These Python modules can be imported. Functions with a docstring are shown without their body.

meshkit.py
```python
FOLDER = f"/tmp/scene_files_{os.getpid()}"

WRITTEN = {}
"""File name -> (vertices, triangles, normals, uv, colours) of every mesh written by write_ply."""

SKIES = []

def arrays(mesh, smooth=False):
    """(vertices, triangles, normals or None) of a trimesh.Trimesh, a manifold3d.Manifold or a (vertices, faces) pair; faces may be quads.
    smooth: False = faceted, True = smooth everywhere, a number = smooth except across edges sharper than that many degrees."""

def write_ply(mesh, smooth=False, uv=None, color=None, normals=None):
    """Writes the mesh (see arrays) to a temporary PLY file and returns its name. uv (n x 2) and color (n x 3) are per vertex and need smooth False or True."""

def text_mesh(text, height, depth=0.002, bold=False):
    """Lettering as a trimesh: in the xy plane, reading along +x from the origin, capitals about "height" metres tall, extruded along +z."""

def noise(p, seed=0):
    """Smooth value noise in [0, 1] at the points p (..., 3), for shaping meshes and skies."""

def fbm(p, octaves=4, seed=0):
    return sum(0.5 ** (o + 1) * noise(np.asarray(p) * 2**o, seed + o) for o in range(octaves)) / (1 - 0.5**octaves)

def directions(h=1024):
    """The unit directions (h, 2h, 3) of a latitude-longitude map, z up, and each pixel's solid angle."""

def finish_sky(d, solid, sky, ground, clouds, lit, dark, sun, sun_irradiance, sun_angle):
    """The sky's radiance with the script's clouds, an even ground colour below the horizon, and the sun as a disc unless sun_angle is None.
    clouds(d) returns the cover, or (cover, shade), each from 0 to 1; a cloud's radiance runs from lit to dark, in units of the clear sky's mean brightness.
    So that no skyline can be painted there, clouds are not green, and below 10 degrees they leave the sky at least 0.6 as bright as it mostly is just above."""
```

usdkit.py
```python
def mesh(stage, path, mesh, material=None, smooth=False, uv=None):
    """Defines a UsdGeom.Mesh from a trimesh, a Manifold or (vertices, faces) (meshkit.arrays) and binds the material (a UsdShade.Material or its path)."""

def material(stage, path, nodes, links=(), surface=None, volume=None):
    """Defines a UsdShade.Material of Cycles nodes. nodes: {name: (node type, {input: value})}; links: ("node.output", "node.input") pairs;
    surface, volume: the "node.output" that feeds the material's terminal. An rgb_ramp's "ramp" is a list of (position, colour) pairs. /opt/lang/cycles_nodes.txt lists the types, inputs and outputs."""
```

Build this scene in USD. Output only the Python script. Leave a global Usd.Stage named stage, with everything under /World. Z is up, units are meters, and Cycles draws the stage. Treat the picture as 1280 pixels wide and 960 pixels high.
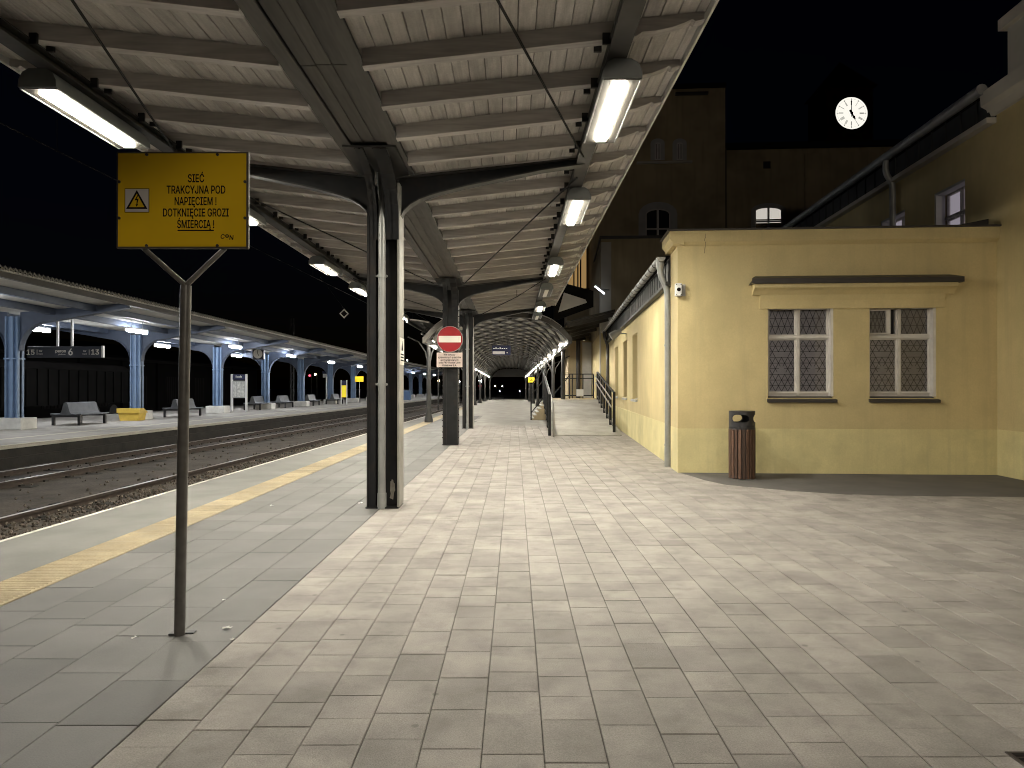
import math, random
import numpy as np
import trimesh
import shapely
from shapely.geometry import Polygon, box as sbox, Point
import manifold3d as m3
import usdkit, meshkit
from pxr import Usd, UsdGeom, UsdLux, UsdShade, Gf, Sdf, Vt

rnd = random.Random(7)
S = 0.85                                   # working units -> metres
stage = Usd.Stage.CreateInMemory()
UsdGeom.SetStageUpAxis(stage, UsdGeom.Tokens.z)
UsdGeom.Xform.Define(stage, '/World')
UsdGeom.Scope.Define(stage, '/World/Looks')

# ---------------------------------------------------------------- camera, sky, exposure
cam = UsdGeom.Camera.Define(stage, '/World/camera')
cam.AddTranslateOp().Set(Gf.Vec3d(0, 0, 1.6 * S))
cam.AddRotateXOp().Set(90.25)
cam.CreateHorizontalApertureAttr(36.0)
cam.CreateVerticalApertureAttr(27.0)
cam.CreateFocalLengthAttr(25.31)
cam.CreateClippingRangeAttr(Gf.Vec2f(0.05, 3000))
cam.CreateExposureAttr(0.0)

usdkit.material(stage, '/World/Looks/night_sky', {
    'sky': ('sky_texture', {'sky_type': 'single_scattering', 'sun_disc': False, 'sun_elevation': 0.02, 'sun_rotation': 2.4}),
    'tint': ('mix', {'mix_type': 'multiply', 'fac': 1.0, 'color2': (0.42, 0.5, 1.25)}),
    'bg': ('background_shader', {'strength': 0.0014})},
    [('sky.color', 'tint.color1'), ('tint.color', 'bg.color')], surface='bg.background')
sky = UsdLux.DomeLight.Define(stage, '/World/sky')
UsdShade.MaterialBindingAPI.Apply(sky.GetPrim()).Bind(UsdShade.Material.Get(stage, '/World/Looks/night_sky'))
sky.GetPrim().SetCustomDataByKey('kind', 'structure')
sky.GetPrim().SetCustomDataByKey('label', 'black moonless night sky above the station roofs')
sky.GetPrim().SetCustomDataByKey('category', 'sky')

LAMP = 430.0           # radiance of the hooded canopy lamps
FARLAMP = 125.0        # lamps of the island platform
HALL = 260.0            # lamps of the lattice canopy

# ---------------------------------------------------------------- materials
MATS = {}
def mat(name, col, rough=0.6, metal=0.0, var=0.0, vscale=3.0, stretch=(1, 1, 1), bump=0.0, bscale=40.0, tone=False, emit=None, strength=0.0, spec=0.5, fine=0.0, fscale=60.0, dirt=None, dscale=0.7, damt=0.5, spots=False, streak=None):
    n, l = {}, []
    n['p'] = ('principled_bsdf', {'base_color': tuple(col), 'roughness': rough, 'metallic': metal, 'specular_ior_level': spec})
    n['g'] = ('geometry', {})
    src = None
    if var or fine or dirt or tone:
        n['c0'] = ('color', {'value': tuple(col)})
        src = 'c0.color'
    if var:
        n['m1'] = ('mapping', {'scale': stretch})
        n['n1'] = ('noise_texture', {'scale': vscale, 'detail': 5.0, 'roughness': 0.6})
        n['r1'] = ('map_range', {'from_min': 0.3, 'from_max': 0.7, 'to_min': 1 - var, 'to_max': 1 + var, 'clamp': True})
        n['h1'] = ('hsv', {})
        l += [('g.position', 'm1.vector'), ('m1.vector', 'n1.vector'), ('n1.fac', 'r1.value'), ('r1.result', 'h1.value'), (src, 'h1.color')]
        src = 'h1.color'
    if fine:
        n['n2'] = ('noise_texture', {'scale': fscale, 'detail': 3.0, 'roughness': 0.7})
        n['r2'] = ('map_range', {'from_min': 0.3, 'from_max': 0.7, 'to_min': 1 - fine, 'to_max': 1 + fine, 'clamp': True})
        n['h2'] = ('hsv', {})
        l += [('g.position', 'n2.vector'), ('n2.fac', 'r2.value'), ('r2.result', 'h2.value'), (src, 'h2.color')]
        src = 'h2.color'
    if tone:
        n['at'] = ('attribute', {'attribute': 'tone'})
        n['h3'] = ('hsv', {})
        l += [('at.fac', 'h3.value'), (src, 'h3.color')]
        src = 'h3.color'
    if dirt:
        n['n4'] = ('noise_texture', {'scale': dscale, 'detail': 6.0, 'roughness': 0.65})
        n['r4'] = ('map_range', {'from_min': 0.5, 'from_max': 0.72, 'to_min': 0.0, 'to_max': damt, 'clamp': True})
        n['x4'] = ('mix', {'color2': tuple(dirt)})
        l += [('g.position', 'n4.vector'), ('n4.fac', 'r4.value'), ('r4.result', 'x4.fac'), (src, 'x4.color1')]
        src = 'x4.color'
    if streak:                                           # long vertical weather streaks
        n['m7'] = ('mapping', {'scale': (5.0, 5.0, 0.28)})
        n['n7'] = ('noise_texture', {'scale': 1.0, 'detail': 5.0, 'roughness': 0.7})
        n['r7'] = ('map_range', {'from_min': 0.5, 'from_max': 0.78, 'to_min': 0.0, 'to_max': 0.55, 'clamp': True})
        n['x7'] = ('mix', {'color2': tuple(streak)})
        l += [('g.position', 'm7.vector'), ('m7.vector', 'n7.vector'), ('n7.fac', 'r7.value'), ('r7.result', 'x7.fac'), (src, 'x7.color1')]
        src = 'x7.color'
    if spots:                                            # trodden gum and drops
        n['v8'] = ('voronoi_texture', {'scale': 2.6, 'randomness': 1.0})
        n['r8'] = ('map_range', {'from_min': 0.035, 'from_max': 0.05, 'to_min': 0.55, 'to_max': 0.0, 'clamp': True})
        n['x8'] = ('mix', {'color2': (0.09, 0.085, 0.08)})
        l += [('g.position', 'v8.vector'), ('v8.distance', 'r8.value'), ('r8.result', 'x8.fac'), (src, 'x8.color1')]
        src = 'x8.color'
    if src:
        l.append((src, 'p.base_color'))
    if bump:
        n['m5'] = ('mapping', {'scale': stretch})
        n['n5'] = ('noise_texture', {'scale': bscale, 'detail': 4.0, 'roughness': 0.65})
        n['b5'] = ('bump', {'strength': bump, 'distance': 0.01})
        l += [('g.position', 'm5.vector'), ('m5.vector', 'n5.vector'), ('n5.fac', 'b5.height'), ('b5.normal', 'p.normal')]
    if emit is not None:
        n['p'][1]['emission_color'] = tuple(emit)
        n['p'][1]['emission_strength'] = strength
    MATS[name] = usdkit.material(stage, '/World/Looks/' + name, n, l, surface='p.BSDF')
    return MATS[name]

def emitter(name, col, strength):
    MATS[name] = usdkit.material(stage, '/World/Looks/' + name, {'e': ('emission', {'color': tuple(col), 'strength': strength})}, [], surface='e.emission')
    return MATS[name]

mat('slab_warm', (0.31, 0.286, 0.268), 0.72, tone=True, var=0.22, vscale=2.6, fine=0.24, fscale=150, bump=0.35, bscale=170, dirt=(0.155, 0.142, 0.132), dscale=4.2, damt=0.55, spots=True)
mat('slab_grey', (0.125, 0.122, 0.120), 0.62, tone=True, var=0.16, vscale=1.6, fine=0.14, fscale=130, bump=0.2, bscale=160, dirt=(0.10, 0.10, 0.098), dscale=1.3, damt=0.5)
mat('joint_sand', (0.085, 0.077, 0.068), 0.95, var=0.3, vscale=20)
mat('far_paving', (0.32, 0.305, 0.275), 0.72, var=0.25, vscale=1.4, fine=0.15, fscale=30)
mat('concrete', (0.185, 0.183, 0.176), 0.75, var=0.16, vscale=1.5, fine=0.14, fscale=90, bump=0.15, bscale=120)
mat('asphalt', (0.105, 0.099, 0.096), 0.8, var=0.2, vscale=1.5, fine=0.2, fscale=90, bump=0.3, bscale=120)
mat('edge_white', (0.60, 0.585, 0.54), 0.75, var=0.3, vscale=9, dirt=(0.2, 0.19, 0.17), dscale=4, damt=0.8)
mat('tactile', (0.36, 0.295, 0.19), 0.7, tone=True, var=0.2, vscale=5, fine=0.2, fscale=90, dirt=(0.25, 0.22, 0.17), dscale=2.5, damt=0.8)
mat('ballast', (0.056, 0.046, 0.038), 0.95, var=0.45, vscale=2, fine=0.5, fscale=30, bump=0.6, bscale=34)
mat('stone', (0.085, 0.07, 0.057), 0.9, tone=True, var=0.25, vscale=14)
mat('rail_rust', (0.034, 0.022, 0.016), 0.7, var=0.35, vscale=10)
mat('rail_top', (0.42, 0.38, 0.34), 0.35, metal=0.85)
mat('platform_face', (0.016, 0.014, 0.0125), 0.9, var=0.45, vscale=2.5, bump=0.4, bscale=20)
mat('steel_black', (0.011, 0.0115, 0.013), 0.5, spec=0.3, var=0.3, vscale=9, bump=0.12, bscale=60, dirt=(0.035, 0.024, 0.017), dscale=3.5, damt=0.5)
mat('steel_grey', (0.034, 0.033, 0.031), 0.55, spec=0.35, var=0.3, vscale=6, bump=0.1, bscale=50)
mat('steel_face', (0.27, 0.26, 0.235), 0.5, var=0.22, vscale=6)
mat('post_grey', (0.10, 0.095, 0.09), 0.38, var=0.25, vscale=14)
mat('zinc', (0.30, 0.305, 0.30), 0.42, metal=0.25, var=0.16, vscale=5)
mat('zinc_dark', (0.024, 0.025, 0.026), 0.55, spec=0.3, var=0.25, vscale=4)
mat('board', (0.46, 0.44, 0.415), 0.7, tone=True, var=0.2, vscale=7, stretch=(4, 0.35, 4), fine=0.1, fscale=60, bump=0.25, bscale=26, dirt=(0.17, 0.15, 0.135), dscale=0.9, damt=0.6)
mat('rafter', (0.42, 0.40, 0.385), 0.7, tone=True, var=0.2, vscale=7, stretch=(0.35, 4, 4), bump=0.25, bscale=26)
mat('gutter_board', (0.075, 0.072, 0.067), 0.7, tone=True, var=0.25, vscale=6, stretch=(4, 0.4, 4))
mat('chip', (0.33, 0.31, 0.27), 0.7, var=0.2, vscale=20)
mat('stucco', (0.58, 0.475, 0.25), 0.85, streak=(0.44, 0.37, 0.21), var=0.10, vscale=1.1, fine=0.05, fscale=45, bump=0.3, bscale=55, dirt=(0.46, 0.39, 0.21), dscale=0.8, damt=0.5)
mat('stucco_low', (0.65, 0.57, 0.30), 0.85, streak=(0.47, 0.42, 0.24), var=0.10, vscale=1.6, fine=0.05, fscale=45, bump=0.3, bscale=55, dirt=(0.42, 0.38, 0.2), dscale=1.3, damt=0.5)
mat('stucco_old', (0.42, 0.34, 0.21), 0.9, streak=(0.24, 0.2, 0.13), var=0.16, vscale=0.8, bump=0.3, bscale=30, dirt=(0.2, 0.165, 0.11), dscale=0.5, damt=0.6)
mat('stucco_pale', (0.52, 0.49, 0.43), 0.85, var=0.12, vscale=1.0, bump=0.2, bscale=40)
mat('trim_pale', (0.45, 0.44, 0.43), 0.7, var=0.1, vscale=3)
mat('flashing', (0.035, 0.03, 0.028), 0.45, var=0.2, vscale=4)
mat('window_white', (0.62, 0.59, 0.56), 0.45, var=0.12, vscale=5)
mat('blind', (0.47, 0.45, 0.455), 0.6, tone=True, var=0.12, vscale=4)
mat('lead', (0.03, 0.028, 0.03), 0.5)
mat('dark_room', (0.012, 0.012, 0.014), 0.8)
mat('sign_yellow', (0.66, 0.43, 0.016), 0.25, spec=0.3, var=0.05, vscale=2)
mat('sign_rim', (0.06, 0.05, 0.04), 0.5)
mat('sign_back', (0.3, 0.3, 0.3), 0.5)
mat('ink', (0.010, 0.008, 0.008), 0.6, spec=0.1)
mat('picto_grey', (0.55, 0.52, 0.52), 0.4)
mat('sign_red', (0.30, 0.006, 0.012), 0.35)
mat('sign_white', (0.72, 0.70, 0.64), 0.4)
mat('sign_pink', (0.58, 0.47, 0.44), 0.5, var=0.08, vscale=8)
mat('sign_navy', (0.015, 0.02, 0.07), 0.4)
mat('sign_dim', (0.04, 0.045, 0.06), 0.4)
mat('plastic_white', (0.75, 0.75, 0.74), 0.4)
mat('hood', (0.12, 0.13, 0.13), 0.45, var=0.15, vscale=10)
mat('reflector', (0.035, 0.031, 0.025), 0.6, var=0.12, vscale=8)
mat('lamp_off', (0.55, 0.53, 0.45), 0.4)
mat('wood_slat', (0.080, 0.042, 0.027), 0.55, tone=True, var=0.4, vscale=8, stretch=(5, 5, 0.5), bump=0.2, bscale=30)
mat('bin_metal', (0.028, 0.027, 0.03), 0.4)
mat('blue_paint', (0.17, 0.25, 0.39), 0.5, var=0.12, vscale=3)
mat('blue_dark', (0.06, 0.078, 0.12), 0.55, var=0.2, vscale=2)
mat('island_ceiling', (0.50, 0.49, 0.46), 0.7, var=0.12, vscale=1.2, stretch=(1, 6, 1))
mat('island_fascia', (0.055, 0.05, 0.045), 0.6, var=0.2, vscale=3)
mat('corrugated', (0.15, 0.145, 0.125), 0.6, var=0.25, vscale=3)
mat('block_white', (0.6, 0.59, 0.56), 0.8, var=0.15, vscale=4)
mat('island_paving', (0.34, 0.32, 0.29), 0.8, var=0.2, vscale=1.2, fine=0.1, fscale=40)
mat('line_white', (0.62, 0.58, 0.45), 0.7, var=0.15, vscale=5)
mat('bench_grey', (0.10, 0.105, 0.115), 0.4, var=0.2, vscale=5)
mat('grit_yellow', (0.62, 0.43, 0.07), 0.5, var=0.1, vscale=5)
mat('cargo_blue', (0.09, 0.17, 0.33), 0.5)
mat('lattice', (0.035, 0.03, 0.024), 0.6, var=0.2, vscale=5)
mat('deck', (0.21, 0.195, 0.16), 0.8, var=0.15, vscale=2)
mat('panel_grey', (0.66, 0.65, 0.64), 0.6, var=0.1, vscale=2)
mat('rail_steel', (0.45, 0.44, 0.42), 0.3, metal=0.8)
mat('paper', (0.75, 0.74, 0.72), 0.8)
mat('night_wall', (0.005, 0.0047, 0.0045), 0.95, spec=0.1, var=0.3, vscale=0.6)
mat('night_roof', (0.012, 0.011, 0.011), 0.9, spec=0.1, var=0.3, vscale=0.8)
mat('wire', (0.012, 0.012, 0.012), 0.7, spec=0.15)
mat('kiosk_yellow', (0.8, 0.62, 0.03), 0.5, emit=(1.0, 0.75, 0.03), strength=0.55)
mat('board_poster', (0.6, 0.6, 0.57), 0.5, var=0.35, vscale=11)
emitter('tube_warm', (1.0, 0.94, 0.785), LAMP)
emitter('tube_cool', (0.93, 0.96, 1.0), FARLAMP)
emitter('tube_hall', (1.0, 0.95, 0.84), HALL)
emitter('tube_violet', (0.93, 0.86, 1.0), HALL)
emitter('clock_glow', (1.0, 0.965, 0.87), 1.0)
emitter('room_glow', (1.0, 0.93, 0.82), 0.55)
emitter('room_amber', (1.0, 0.62, 0.24), 0.30)
emitter('street_globe', (1.0, 0.88, 0.70), 1350.0)
emitter('room_lilac', (0.82, 0.74, 0.84), 0.28)
emitter('bulb_amber', (1.0, 0.50, 0.16), 14.0)
emitter('bulb_yellow', (1.0, 0.83, 0.5), 10.0)
emitter('bulb_white', (0.9, 0.95, 1.0), 10.0)
emitter('bulb_red', (1.0, 0.08, 0.14), 4.0)
usdkit.material(stage, '/World/Looks/glass', {
    't': ('transparent_bsdf', {'color': (0.9, 0.9, 0.92)}), 'g': ('glossy_bsdf', {'color': (1, 1, 1), 'roughness': 0.02}),
    'f': ('fresnel', {'IOR': 1.5}), 'm': ('mix_closure', {})},
    [('f.fac', 'm.fac'), ('t.BSDF', 'm.closure1'), ('g.BSDF', 'm.closure2')], surface='m.closure')

def M(name):
    return UsdShade.Material.Get(stage, '/World/Looks/' + name)

# ---------------------------------------------------------------- mesh building (working units)
class MB:
    def __init__(self):
        self.v, self.f, self.t, self.n = [], [], [], 0
    def add(self, v, f, tone=1.0):
        v = np.asarray(v, float); f = np.asarray(f, int)
        if f.shape[1] == 4:
            f = np.vstack([f[:, [0, 1, 2]], f[:, [0, 2, 3]]])
        self.v.append(v); self.f.append(f + self.n); self.t.append(np.full(len(v), tone)); self.n += len(v)
        return self
    def tm(self, m, fn=None, tone=1.0):
        v = np.array(m.vertices)
        f = np.array(m.faces)
        if fn is not None:
            v = np.array([fn(*p) for p in v])
        return self.add(v, f, tone)
    def box(self, x0, x1, y0, y1, z0, z1, fn=None, tone=1.0):
        v = np.array([(x, y, z) for x in (x0, x1) for y in (y0, y1) for z in (z0, z1)], float)
        f = [(0, 1, 3, 2), (4, 6, 7, 5), (0, 4, 5, 1), (2, 3, 7, 6), (0, 2, 6, 4), (1, 5, 7, 3)]
        if fn is not None:
            v = np.array([fn(*p) for p in v])
        return self.add(v, f, tone)
    def rbox(self, x0, x1, y0, y1, z0, z1, c=0.01, fn=None, tone=1.0):
        """box with chamfered edges"""
        pts = []
        for sx in (0, 1):
            for sy in (0, 1):
                for sz in (0, 1):
                    X, Y, Z = (x0, x1)[sx], (y0, y1)[sy], (z0, z1)[sz]
                    dx, dy, dz = c * (1 - 2 * sx), c * (1 - 2 * sy), c * (1 - 2 * sz)
                    pts += [(X, Y + dy, Z + dz), (X + dx, Y, Z + dz), (X + dx, Y + dy, Z)]
        h = trimesh.convex.convex_hull(np.array(pts))
        return self.tm(h, fn, tone)
    def bar(self, p, q, w, h, up=(0, 0, 1), tone=1.0):
        p, q = np.array(p, float), np.array(q, float)
        d = q - p; L = np.linalg.norm(d); d /= L
        s = np.cross(d, up); s /= np.linalg.norm(s); u = np.cross(s, d)
        v = [e + a * s * w / 2 + b * u * h / 2 for e in (p, q) for a in (-1, 1) for b in (-1, 1)]
        f = [(0, 1, 3, 2), (4, 6, 7, 5), (0, 4, 5, 1), (2, 3, 7, 6), (0, 2, 6, 4), (1, 5, 7, 3)]
        return self.add(v, f, tone)
    def tube(self, pts, r, n=10, caps=True, tone=1.0):
        p = np.asarray(pts, float)
        t = np.gradient(p, axis=0) if len(p) > 2 else np.repeat([p[1] - p[0]], 2, 0)
        t = t / np.linalg.norm(t, axis=1, keepdims=True)
        a = np.cross(t[0], [0, 0, 1.0] if abs(t[0][2]) < 0.9 else [1.0, 0, 0]); a /= np.linalg.norm(a)
        rings = []
        r = np.broadcast_to(np.asarray(r, float), (len(p),))
        for i in range(len(p)):
            a = a - t[i] * (a @ t[i]); a /= np.linalg.norm(a)
            b = np.cross(t[i], a)
            ang = np.arange(n) * 2 * np.pi / n
            rings.append(p[i] + r[i] * (np.cos(ang)[:, None] * a + np.sin(ang)[:, None] * b))
        v = np.vstack(rings); f = []
        for i in range(len(p) - 1):
            for j in range(n):
                f.append((i * n + j, i * n + (j + 1) % n, (i + 1) * n + (j + 1) % n, (i + 1) * n + j))
        f = np.array(f)
        f = np.vstack([f[:, [0, 1, 2]], f[:, [0, 2, 3]]])
        if caps:
            k = len(p) - 1
            f = np.vstack([f, [(0, j + 1, j) for j in range(1, n - 1)], [(k * n, k * n + j, k * n + j + 1) for j in range(1, n - 1)]])
        return self.add(v, f, tone)
    def prism(self, poly, fn, w0, w1, tone=1.0):
        """poly (shapely or points) in (a, b), extruded from w0 to w1; fn(a, b, w) -> xyz"""
        if not hasattr(poly, 'exterior') and not hasattr(poly, 'geoms'):
            poly = Polygon(poly)
        for g in getattr(poly, 'geoms', [poly]):
            m = trimesh.creation.extrude_polygon(g, w1 - w0, engine='earcut')
            self.tm(m, lambda a, b, w: fn(a, b, w + w0), tone)
        return self
    def lathe(self, prof, c, n=20, tone=1.0):
        v, f = [], []
        for r, z in prof:
            for j in range(n):
                a = 2 * np.pi * j / n
                v.append((c[0] + r * math.cos(a), c[1] + r * math.sin(a), c[2] + z))
        for i in range(len(prof) - 1):
            for j in range(n):
                f.append((i * n + j, i * n + (j + 1) % n, (i + 1) * n + (j + 1) % n, (i + 1) * n + j))
        return self.add(v, f, tone)
    def arrays(self):
        return np.vstack(self.v), np.vstack(self.f), np.concatenate(self.t)

USED = {}
def numbered(path):
    k = USED.get(path, 0)
    USED[path] = k + 1
    return path if k == 0 else '%s_%03d' % (path, k)

BASE = {}
def thing(name, label, cat, base=(0, 0, 0), group=None, kind=None):
    p = numbered('/World/' + name)
    x = UsdGeom.Xform.Define(stage, p)
    x.AddTranslateOp().Set(Gf.Vec3d(*[float(c) * S for c in base]))
    o = x.GetPrim()
    tag(o, label, cat, group, kind)
    BASE[p] = np.array(base, float)
    return o
def tag(o, label, cat, group=None, kind=None):
    o.SetCustomDataByKey('label', label)
    if cat: o.SetCustomDataByKey('category', cat)
    if group: o.SetCustomDataByKey('group', group)
    if kind: o.SetCustomDataByKey('kind', kind)
def part(parent, name, mb, material, smooth=False, label=None, kind=None, tones=False):
    """a mesh under a thing (or under a part of a thing)"""
    pp = str(parent.GetPath())
    base = BASE[pp]
    p = numbered(pp + '/' + name)
    v, f, t = mb.arrays()
    m = usdkit.mesh(stage, p, ((v - base) * S, f), M(material), smooth)
    if tones:
        UsdGeom.PrimvarsAPI(m).CreatePrimvar('tone', Sdf.ValueTypeNames.FloatArray, 'vertex').Set(Vt.FloatArray.FromNumpy(t.astype(np.float32)))
    o = m.GetPrim()
    BASE[p] = base
    if label: o.SetCustomDataByKey('label', label)
    if kind: o.SetCustomDataByKey('kind', kind)
    return o
def dup(root, base, label, rotz=0.0, group=None):
    was = root.GetCustomData()
    nm = root.GetName()
    nm = nm[:-4] if nm[-4:-3] == '_' and nm[-3:].isdigit() else nm
    p = numbered('/World/' + nm)
    x = UsdGeom.Xform.Define(stage, p)
    x.GetPrim().GetReferences().AddInternalReference(root.GetPath())
    x.ClearXformOpOrder()
    ops = UsdGeom.Xformable(x)
    t = x.GetPrim().GetAttribute('xformOp:translate')
    t.Set(Gf.Vec3d(*[float(c) * S for c in base]))
    if rotz:
        r = ops.AddRotateZOp(); r.Set(rotz)
        x.GetPrim().GetAttribute('xformOpOrder').Set(Vt.TokenArray(['xformOp:translate', 'xformOp:rotateZ']))
    else:
        x.GetPrim().GetAttribute('xformOpOrder').Set(Vt.TokenArray(['xformOp:translate']))
    tag(x.GetPrim(), label, was['category'], group or was.get('group'))
    x.GetPrim().SetInstanceable(True)
    return x.GetPrim()

def lettering(mb, text, h, centre, right, up, xs=1.0, bold=False, depth=0.004):
    """text centred on a point, facing right x up"""
    m = meshkit.text_mesh(text, h, 0.002, bold=bold)
    v = np.array(m.vertices)
    mid = (v[:, 0].min() + v[:, 0].max()) / 2
    right, up = np.array(right, float), np.array(up, float)
    nrm = np.cross(right, up)
    w = np.array(centre, float) + (v[:, :1] - mid) * xs * right + (v[:, 1:2] - h / 2) * up + (v[:, 2:3] / 0.002 * depth) * nrm
    mb.add(w, np.array(m.faces))
    return (v[:, 0].max() - v[:, 0].min()) * xs

def px(x, y, D):
    """a point of the photograph at distance D"""
    return np.array([(x - 641) / 900 * D, D, 1.6 + (484 - y) / 900 * D])
def gp(x, y, z=0.0):
    D = (1.6 - z) * 900 / (y - 484)
    return np.array([(x - 641) / 900 * D, D, z])

ident = lambda x, y, z: (x, y, z)

# ================================================================ GROUND AND PLATFORM
near_edge = lambda D: -5.31 + 0.018 * (D - 7.5)
rail1 = lambda D: -7.43 + 0.030 * (D - 10.4)
rail2 = lambda D: -10.20 + 0.045 * (D - 14.4)
rail3 = lambda D: -11.50 + 0.040 * (D - 16)
far_edge = lambda D: -12.55 + 0.045 * (D - 17.6)
A = math.radians(3.8)
U = np.array([math.cos(A), -math.sin(A)]); V = np.array([math.sin(A), math.cos(A)])
C0 = np.array([3.10, 13.46])
WS = 5.73
def FB(s, v, z):
    q = C0 + s * U + v * V
    return (q[0], q[1], z)

def slab(mb, x0, x1, y0, y1, top, depth, c, fn, tone, tilt):
    g = 0.0022
    x0 += g; x1 -= g; y0 += g * 0.55; y1 -= g * 0.55
    v = []
    for (ix, z) in ((0.0, -depth), (0.0, -c * 0.8), (c, 0.0)):
        for (x, y) in ((x0 + ix, y0 + ix), (x1 - ix, y0 + ix), (x1 - ix, y1 - ix), (x0 + ix, y1 - ix)):
            zz = top + z + (tilt[0] * (x - x0) + tilt[1] * (y - y0) if z > -depth else 0)
            v.append(fn(x, y, zz))
    f = []
    for k in (0, 4):
        for j in range(4):
            f.append((k + j, k + (j + 1) % 4, k + 4 + (j + 1) % 4, k + 4 + j))
    f.append((8, 9, 10, 11))
    mb.add(v, f, tone)

pav = thing('pavement', 'warm grey slab paving spread from the canopy columns to the yellow building', 'pavement', (0, 0, 0), kind='structure')
rot = 0.004
fp = lambda x, y, z: (x + rot * (y - 3), y, z)
mb = MB(); mb.box(-1.80, 13, -3, 30, -0.2, -0.009, fp); part(pav, 'bedding', mb, 'joint_sand')
slabs = []
W = 0.272
k = 0
x = -1.765
while x < 11.5:
    y = 2.2 + rnd.random() * 0.3
    while y < 30:
        L = rnd.choice([0.26, 0.26, 0.39, 0.39, 0.39])
        xc, yc = x + W / 2, y + L / 2
        behind = yc > 13.75 - 0.066 * (xc - 3.1) and xc > 3.45 + 0.0664 * (yc - 13.46)
        if not behind and xc < 0.92 * yc + 1.2:
            slabs.append((x, x + W, y, y + L))
        y += L
    x += W
slabs.sort(key=lambda s: ((s[0] + s[1]) / 2) ** 2 + ((s[2] + s[3]) / 2) ** 2)
vis = [s for s in slabs if s[3] > 2.85 and (s[0] + 0.1) / s[2] < 0.76]
first = set(vis[:300])
rest = MB()
for s in slabs:
    tone = max(0.72, min(1.2, rnd.gauss(1.0, 0.06))) * (0.87 if rnd.random() < 0.05 else 1.0)
    tl = (rnd.uniform(-.004, .004), rnd.uniform(-.004, .004))
    mbs = MB() if s in first else rest
    slab(mbs, *s, rnd.uniform(-0.0015, 0.0015), 0.05, 0.0035, fp, tone, tl)
    if s in first:
        part(pav, 'slab', mbs, 'slab_warm', tones=True)
part(pav, 'slab', rest, 'slab_warm', tones=True, kind='stuff', label='smaller looking warm grey slabs farther along the paving')
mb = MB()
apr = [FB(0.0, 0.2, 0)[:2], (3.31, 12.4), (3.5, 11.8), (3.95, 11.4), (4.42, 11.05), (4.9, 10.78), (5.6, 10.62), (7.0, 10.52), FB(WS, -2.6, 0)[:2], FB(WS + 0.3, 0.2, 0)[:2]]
mb.prism([tuple(p) for p in apr], lambda x, y, z: (x, y, z), -0.01, 0.0045); part(pav, 'apron', mb, 'asphalt')  # flat darker patch laid over the slabs before the yellow front
mb = MB()
mb.box(-1.82, 4.9, 30, 100, -0.2, 0.0, lambda x, y, z: (x + 0.004 * (y - 30), y, z)); part(pav, 'hall_floor', mb, 'far_paving')

plat = thing('platform', 'dark grey slab platform with yellow tactile strip and white edge beside the track', 'platform', (0, 0, 0), kind='structure')
TX0, TX1 = -4.22, -3.76
ft = lambda x, y, z: (x + 0.004 * (y - 3), y, z)
mb = MB()
for y0, y1 in ((-6, 6), (6, 18), (18, 34), (34, 60), (60, 110)):
    e0, e1 = near_edge(y0), near_edge(y1)
    mb.add([(e0, y0, -0.5), (e1, y1, -0.5), (e1, y1, -0.016), (e0, y0, -0.016)], [(0, 1, 2, 3)])
    mb.add([(e0, y0, -0.016), (e1, y1, -0.016), (-1.79, y1, -0.016), (-1.79, y0, -0.016)], [(0, 3, 2, 1)])
part(plat, 'base', mb, 'joint_sand')
mb = MB()                                                # smooth concrete strip and white edge
mw = MB()
ys = [-6, 6, 18, 34, 60, 110]
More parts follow.
